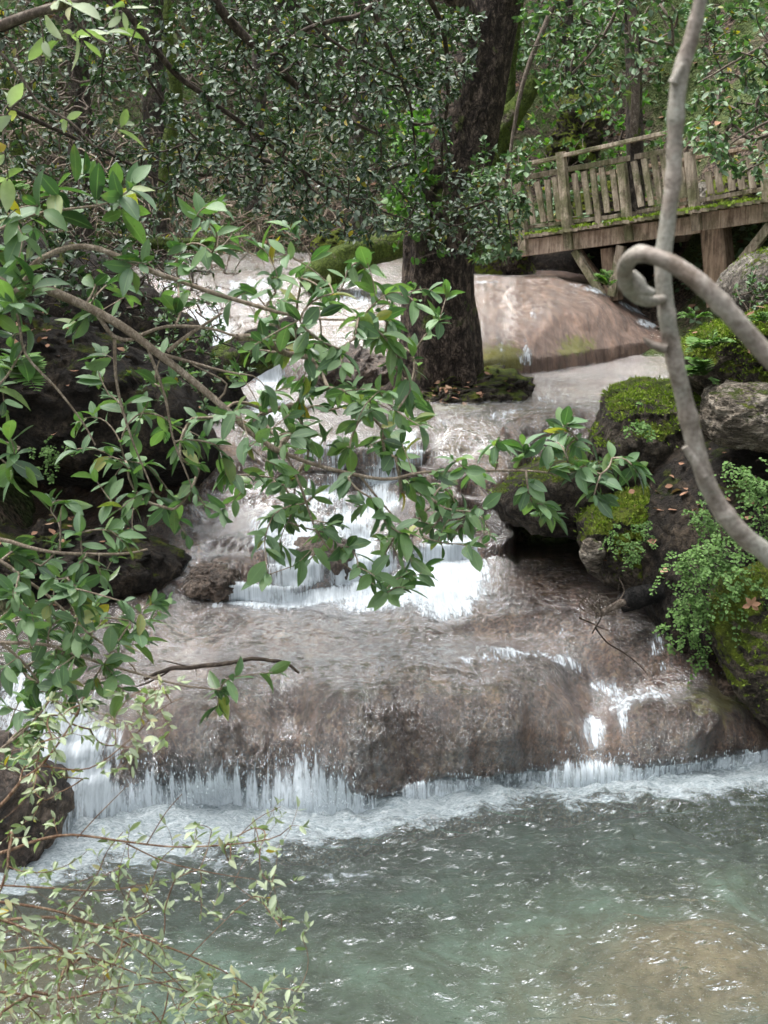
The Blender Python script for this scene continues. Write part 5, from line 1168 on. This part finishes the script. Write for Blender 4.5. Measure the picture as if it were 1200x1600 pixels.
back_tree([(395, 330), (400, 200), (405, 80), (400, -60)], [.13, .12, .1, .09], 18.5, 'slim trunk half hidden behind the small dark leaves', seed=5)
back_tree([(40, 480), (55, 330), (30, 230), (10, 120)], [.16, .14, .12, .08], 16, 'crooked moss covered trunk at the left edge', 'bark_moss', seed=6)
back_tree([(258, 330), (262, 240), (275, 150), (262, 60), (270, -40)], [.1, .09, .08, .07, .06], 16.5, 'thin mossy yellow green stem in the left woods', 'bark_moss', seed=7)
back_tree([(993, 330), (992, 240), (991, 160), (988, 60), (975, -60)], [.13, .12, .11, .1, .09], 18, 'slim grey trunk on the slope right above the bridge', seed=8, crown=([(900, -40), (1060, -40), (1060, 80), (900, 80)], 90, 6, .14, 'hill'))
back_tree([(560, 380), (555, 250), (565, 120), (560, -60)], [.14, .12, .11, .1], 20, 'distant trunk left of the big trunk, mostly covered by leaves', seed=9)
back_tree([(900, 200), (890, 80), (880, -60)], [.12, .11, .1], 24, 'far trunk high on the slope above the dead tree', seed=10, crown=([(820, -40), (980, -40), (980, 60), (820, 60)], 80, 6, .15, 'hill'))
back_tree([(1150, 230), (1160, 90), (1150, -60)], [.12, .11, .1], 24, 'far trunk on the leafy slope near the top right corner', seed=11, crown=([(1080, -40), (1240, -40), (1240, 60), (1080, 60)], 80, 6, .15, 'hill'))

# ------------------------------------------------------------------ bushes and thickets
def bush(u, Y, h, w_, n, nl, L, label, leaf='hill', wood='twig_mid', tpl=SMALL, seed=0, base=None, bare=False, name='bush', r_tip=.003):
    g_ = on_ground(u, Y) if base is None else np.asarray(base); t = thing(name, label, 'bush', g_)
    q_ = RNG.normal(0, 1, (n, 3)); q_ = nrm(q_)*RNG.random((n, 1))**(1/2.2)
    q_ = q_*(1+.35*noise(nrm(q_)*2.2+seed, seed)[:, None])
    tg_ = g_+np.array([0, 0, h*.55])+q_*np.array([w_/2, w_/2, h*.5])
    wd = MB(); fo_ = MB()
    root = resample(np.array([g_-np.array([0, 0, .2]), g_+np.array([.05, 0, h*.2]), g_+np.array([-.03, .05, h*.4])]), [.03, .015], step=.1)
    a, b_, pt, cnt, kp = grow(wd, [root], tg_, r_tip, r_tip*.5, k=4 if not bare else 5, sag=.1 if not bare else .0, sides=3, bend=.1 if not bare else .04)
    part(wd, 'branches', M[wood], t)
    if nl: rosette(fo_, b_, b_-a+np.array([0, 0, .2]), nl, L, tpl); part(fo_, 'foliage', M[leaf], t)
    return t
bl = [(845, 20.5, 2.2, 2.2, 'hill', 'round green bush between the dead tree and the mossy rock face'), (905, 22, 2.2, 2.6, 'bright', 'bright leafy bush above the mossy rock face'), (1000, 23, 1.6, 2.0, 'hill', 'low bush on the slope behind the slim grey trunk'),
      (1060, 24.5, 1.6, 2.2, 'hill', 'bush high on the slope behind the pale branch'), (1180, 24, 1.2, 2.0, 'bright', 'light green bush near the right edge on the leafy slope'), (1190, 19.5, .7, 1.2, 'hill', 'dark bush hanging over the right end of the bridge'),
      (960, 26, 2.4, 3.0, 'hill', 'broad dark bush high on the right slope'), (1120, 28, 2.4, 3.2, 'hill', 'far bush in the top right part of the slope'), (780, 24, 3.0, 3.0, 'hill', 'tall bush right behind the big trunk'),
      (650, 24, 3.0, 3.4, 'hill', 'tall bush left behind the big trunk'), (500, 23, 2.6, 3.4, 'hill', 'green bush beyond the crest of the dome'), (360, 22, 2.2, 3.0, 'hill', 'green bush behind the slim trunk on the left'),
      (200, 21.5, 2.0, 2.6, 'evergreen', 'dark bush between the two dark trunks'), (60, 21, 2.2, 3.0, 'evergreen', 'dark bush at the far left in the woods'), (430, 27, 3.4, 4.2, 'bright', 'far pale green bush high in the left woods'),
      (250, 27, 3.2, 4.4, 'hill', 'far bush above the dark trunks'), (80, 27, 3.4, 4.4, 'hill', 'far bush in the top left woods'), (600, 28, 3.2, 4.6, 'hill', 'far bush in the woods above the crest'), (870, 17.6, .5, .8, 'bright', 'small ivy clump under the left railing')]
for i, (u, Y, h, w_, lf, lab) in enumerate(bl):
    far = Y > 20; n = int(95*max(.35, h*w_/5)); bush(u, Y, h, w_, n, 8, .13 if far else .1, lab, lf, seed=i)
# background woodland further up
k = 0
for (u, Y, lab) in [(-60, 33, 'farthest dark shrubbery beyond the top left woods'), (150, 34, 'farthest shrubbery above the dark bushes'), (380, 33, 'farthest shrubbery right of the dark trunks'), (620, 34, 'farthest shrubbery behind the big trunk'), (860, 33, 'farthest shrubbery above the dead tree'), (1080, 34, 'farthest shrubbery on the upper right slope'), (1280, 33, 'farthest shrubbery past the right edge')]:
    bush(u, Y, 5, 5.5, 330, 8, .2, lab, 'hill', seed=40+k); k += 1
# crowns added round the glade, above and outside the view: they close the sky down low and mirror in the water
def tall_tree(x, y, h, cr, lab, n=430, L=.36):
    g_ = np.array([x, y, float(terrain_z(np.array(float(x)), np.array(float(y))))]); t = thing('woodland_tree', lab, 'tree', g_, 'tall trees closing the glade')
    q_, rr_ = resample(np.array([g_-[0, 0, .3], g_+[.1, 0, h*.3], g_+[-.2, .1, h*.6], g_+[.1, .2, h*.9]]), [.28, .22, .16, .06], step=.3); mb = MB(); tube(mb, q_, rr_, 14); part(mb, 'trunk', M['bark_back'], t)
    q2 = nrm(RNG.normal(0, 1, (n, 3)))*RNG.random((n, 1))**.4; tg_ = g_+np.array([0, 0, h*.68])+q2*np.array([cr, cr, h*.34])*(1+.4*noise(nrm(q2)*2+x, 3)[:, None])
    wd = MB(); fo_ = MB(); a, b_, pt, cnt, kp = grow(wd, [(q_[len(q_)//3:], rr_[len(q_)//3:])], tg_, .008, .005, k=3, sides=3)
    rosette(fo_, b_, b_-a, 7, L, SMALL); part(wd, 'branches', M['bark_back'], t); part(fo_, 'crown', M['hill'], t)
for x, y, h, cr, lab in [(-8.5, 12, 12, 5, 'unseen tree added past the left edge above the undercut bank to block low light'), (-7, 5, 12, 4.8, 'unseen tree added on the left shore outside the picture to block low light'), (-7, -3, 12, 5, 'unseen tree added behind the viewer on the left to block low light'), (0, -7, 13, 6, 'unseen tree added straight behind the viewer to block low light'), (7, -3, 12, 5, 'unseen tree added behind the viewer on the right to block low light'),
        (7.5, 5, 12, 4.8, 'unseen tree added on the right shore outside the picture to block low light'), (9, 12, 12, 5, 'unseen tree added past the right edge above the fern bank to block low light'), (-12, 20, 13, 5, 'unseen tree added far left of the dome outside the picture to block low light'), (12, 20, 13, 5, 'unseen tree added far right of the bridge outside the picture to block low light'),
        (-8, 27, 10, 3.8, 'tall tree on the slope with its crown above the left woods'), (-2, 26, 11, 3.8, 'tall tree on the slope with its crown above the big trunk'), (5, 27, 10, 3.8, 'tall tree on the slope with its crown above the bridge'), (2, 33, 12, 4, 'tall tree high on the slope in the middle'), (-6, 34, 12, 4, 'tall tree high on the left slope'), (10, 33, 12, 4, 'tall tree high on the right slope')]:
    tall_tree(x, y, h, cr, lab)
# ivy and low herbs over the slope
n = 30000; x_ = RNG.uniform(-11, 13, n); y_ = RNG.uniform(17.3, 33, n); kp = (noise(np.stack([x_*.55, y_*.55, 0*x_], -1), 91) > -.22) & ((x_ < -4.3) | (x_ > 4.2) | (y_ > 21)); x_ = x_[kp]; y_ = y_[kp]
p_ = np.stack([x_, y_, terrain_z(x_, y_)+RNG.uniform(.02, .5, len(x_))], -1); mb = MB()
leaves(mb, p_, nrm(RNG.normal(0, 1, p_.shape)*np.array([1, 1, .4])), nrm(RNG.normal(0, .5, p_.shape)+np.array([0, -.3, 1.])), .12*RNG.uniform(.6, 1.3, len(p_)), SMALL, wscale=1.3)
o = mb.build('ground_cover', M['hill']); tag(o, 'low green ivy and herbs covering the slope in the background', 'ground cover', kind='stuff')
# bare twig thickets on the left
th = [(40, 15.0, 2.6, 3.2, 'tangle of thin bare twigs at the left edge above the bank'), (200, 14.6, 2.6, 3.0, 'brown bare twig thicket left of the dome'), (330, 18.5, 2.6, 3.0, 'bare twig thicket beyond the pale cascade'), (120, 18.5, 3.4, 3.6, 'dense bare brush between the left trunks'),
      (480, 20.5, 2.4, 3.0, 'bare brush beyond the dome crest'), (300, 22, 3.5, 3.6, 'greyish bare brush high in the left woods')]
for i, (u, Y, h, w_, lab) in enumerate(th):
    bush(u, Y, h, w_, 820, 1, .06, lab, 'evergreen', 'twig_mid' if i % 2 else 'twig_pale', bare=True, name='thicket', seed=60+i, r_tip=.0028)
# undergrowth on the left bank
bush(0, 0, 1.1, 2.0, 150, 8, .09, 'dark shrub growing on the left bank behind the laurel', 'evergreen', 'twig_dark', base=P(60, 520, 10.6), seed=81)
bush(0, 0, .8, 1.2, 90, 8, .06, 'low dark leaves hanging over the edge of the left bank', 'hill', 'twig_dark', base=P(290, 640, 9.9), seed=82)
bush(0, 0, 1.3, 1.6, 240, 2, .07, 'dark leafless bush leaning over the log on the left', 'evergreen', 'twig_dark', base=P(200, 560, 11.6), seed=83, bare=True)
bush(0, 0, .6, 1.0, 90, 8, .05, 'low green plant at the right edge under the grey boulder', 'hill', 'twig_mid', base=P(1225, 520, 10.6), seed=84)

# ------------------------------------------------------------------ driftwood
def stick(name, boughs, Y, label, m='twig_dark', cat='stick'):
    mb = MB()
    for pts_, rd in boughs:
        q_, rr_ = resample(PP(pts_, Y), rd, step=.015); q_ = q_+np.stack([noise(q_*9, 1), noise(q_*9, 2), noise(q_*9, 3)], -1)*.01
        tube(mb, q_, rr_, 10, disp=lambda t_, th, pp_: 1+.2*noise(np.stack([pp_[:, 0:1]*30+0*th[None], np.cos(th)[None]+0*pp_[:, :1], np.sin(th)[None]+0*pp_[:, :1]], -1), 4))
    return solo(mb, name, M[m], label, cat)
stick('driftwood', [([(225, 1060), (260, 1046), (300, 1042), (360, 1036), (400, 1030), (440, 1034), (468, 1050)], [.01, .013, .015, .014, .012, .012, .008]), ([(265, 1046), (240, 1062), (205, 1075)], [.008, .003]), ([(300, 1042), (255, 1032)], [.006, .003]), ([(305, 1043), (308, 1056)], [.004, .002])], 7.75, 'dark crooked stick lying across the wet ledge on the left')
stick('driftwood', [([(930, 980), (950, 1005), (975, 1020), (1000, 1040), (1012, 1055)], [.006, .002]), ([(905, 965), (925, 975), (950, 985)], [.006, .003]), ([(975, 1020), (1000, 1008)], [.003, .001]), ([(925, 990), (940, 960), (932, 940)], [.005, .002])], 8.45, 'thin bent twig sticking out of the debris over the ledge')
stick('root_spray', [([(938+random.uniform(-8, 8), 962+random.uniform(-6, 6)), (925+random.uniform(-20, 40), 945+random.uniform(-15, 15)), (925+random.uniform(-30, 60), 940+random.uniform(-25, 20))], [.004, .001]) for _ in range(26)], 8.55, 'tangled clump of dry roots caught by the dark pool', 'twig_mid', 'debris')
stick('driftwood', [([(940, 960), (965, 945), (990, 935), (1010, 925)], [.02, .028, .03, .02]), ([(960, 950), (975, 925), (968, 905)], [.008, .003])], 8.7, 'brown snag of driftwood beside the black log', 'twig_mid')
stick('driftwood', [([(330, 640), (365, 650), (392, 668)], [.02, .014]), ([(320, 655), (360, 640)], [.01, .008])], 11.6, 'reddish driftwood pieces left of the cascade top', 'twig_red')
mbx = MB(); leaves(mbx, np.array([P(783, 1143, 7.62)+np.array([0, -.04, .02])]), np.array([[.2, 0, 1.]]), np.array([[0, -1., .3]]), .045, ROUND, var=np.array([.99])); solo(mbx, 'fallen_leaf', M['litter'], 'single orange leaf stuck on the face of the low wet ledge', 'leaf')
mbx = MB(); leaves(mbx, np.array([P(1172, 948, 7.7)]*5)+np.array([0, -.02, .02]), np.array([[math.cos(a), -.2, math.sin(a)] for a in (-.6, .2, 1.2, 2.2, 3.4)]), np.array([[0, -1., .3]]*5), .06, SMALL, var=np.full(5, .8)); solo(mbx, 'fallen_leaf', M['litter'], 'pinkish brown star shaped leaf on the corner rock at the right edge', 'leaf')
GR = {'laurel_shrub': 'laurel shrubs on the left shore', 'maidenhair_fern': 'maidenhair ferns on the right bank', 'fern': 'feathery ferns', 'evergreen_tree': 'evergreen boughs hanging over the stream', 'thicket': 'bare twig thickets', 'bush': 'bushes in the woods',
      'mossy_rock': 'mossy rocks round the upper stream', 'stream_boulder': 'boulders in the cascade', 'driftwood': 'driftwood on the ledges', 'fallen_log': 'fallen logs', 'woodland_tree': 'trees of the background wood', 'cave_wall': 'rock walls in the undercuts', 'fallen_leaf': 'single fallen leaves', 'shore_rock': 'wet rocks at the shore', 'rock_fern': 'small ferns on rock faces'}
for o in bpy.data.objects:
    k_ = o.name.split('.')[0]
    if o.parent is None and k_ in GR and 'category' in o and 'group' not in o: o['group'] = GR[k_]
print('scene built')
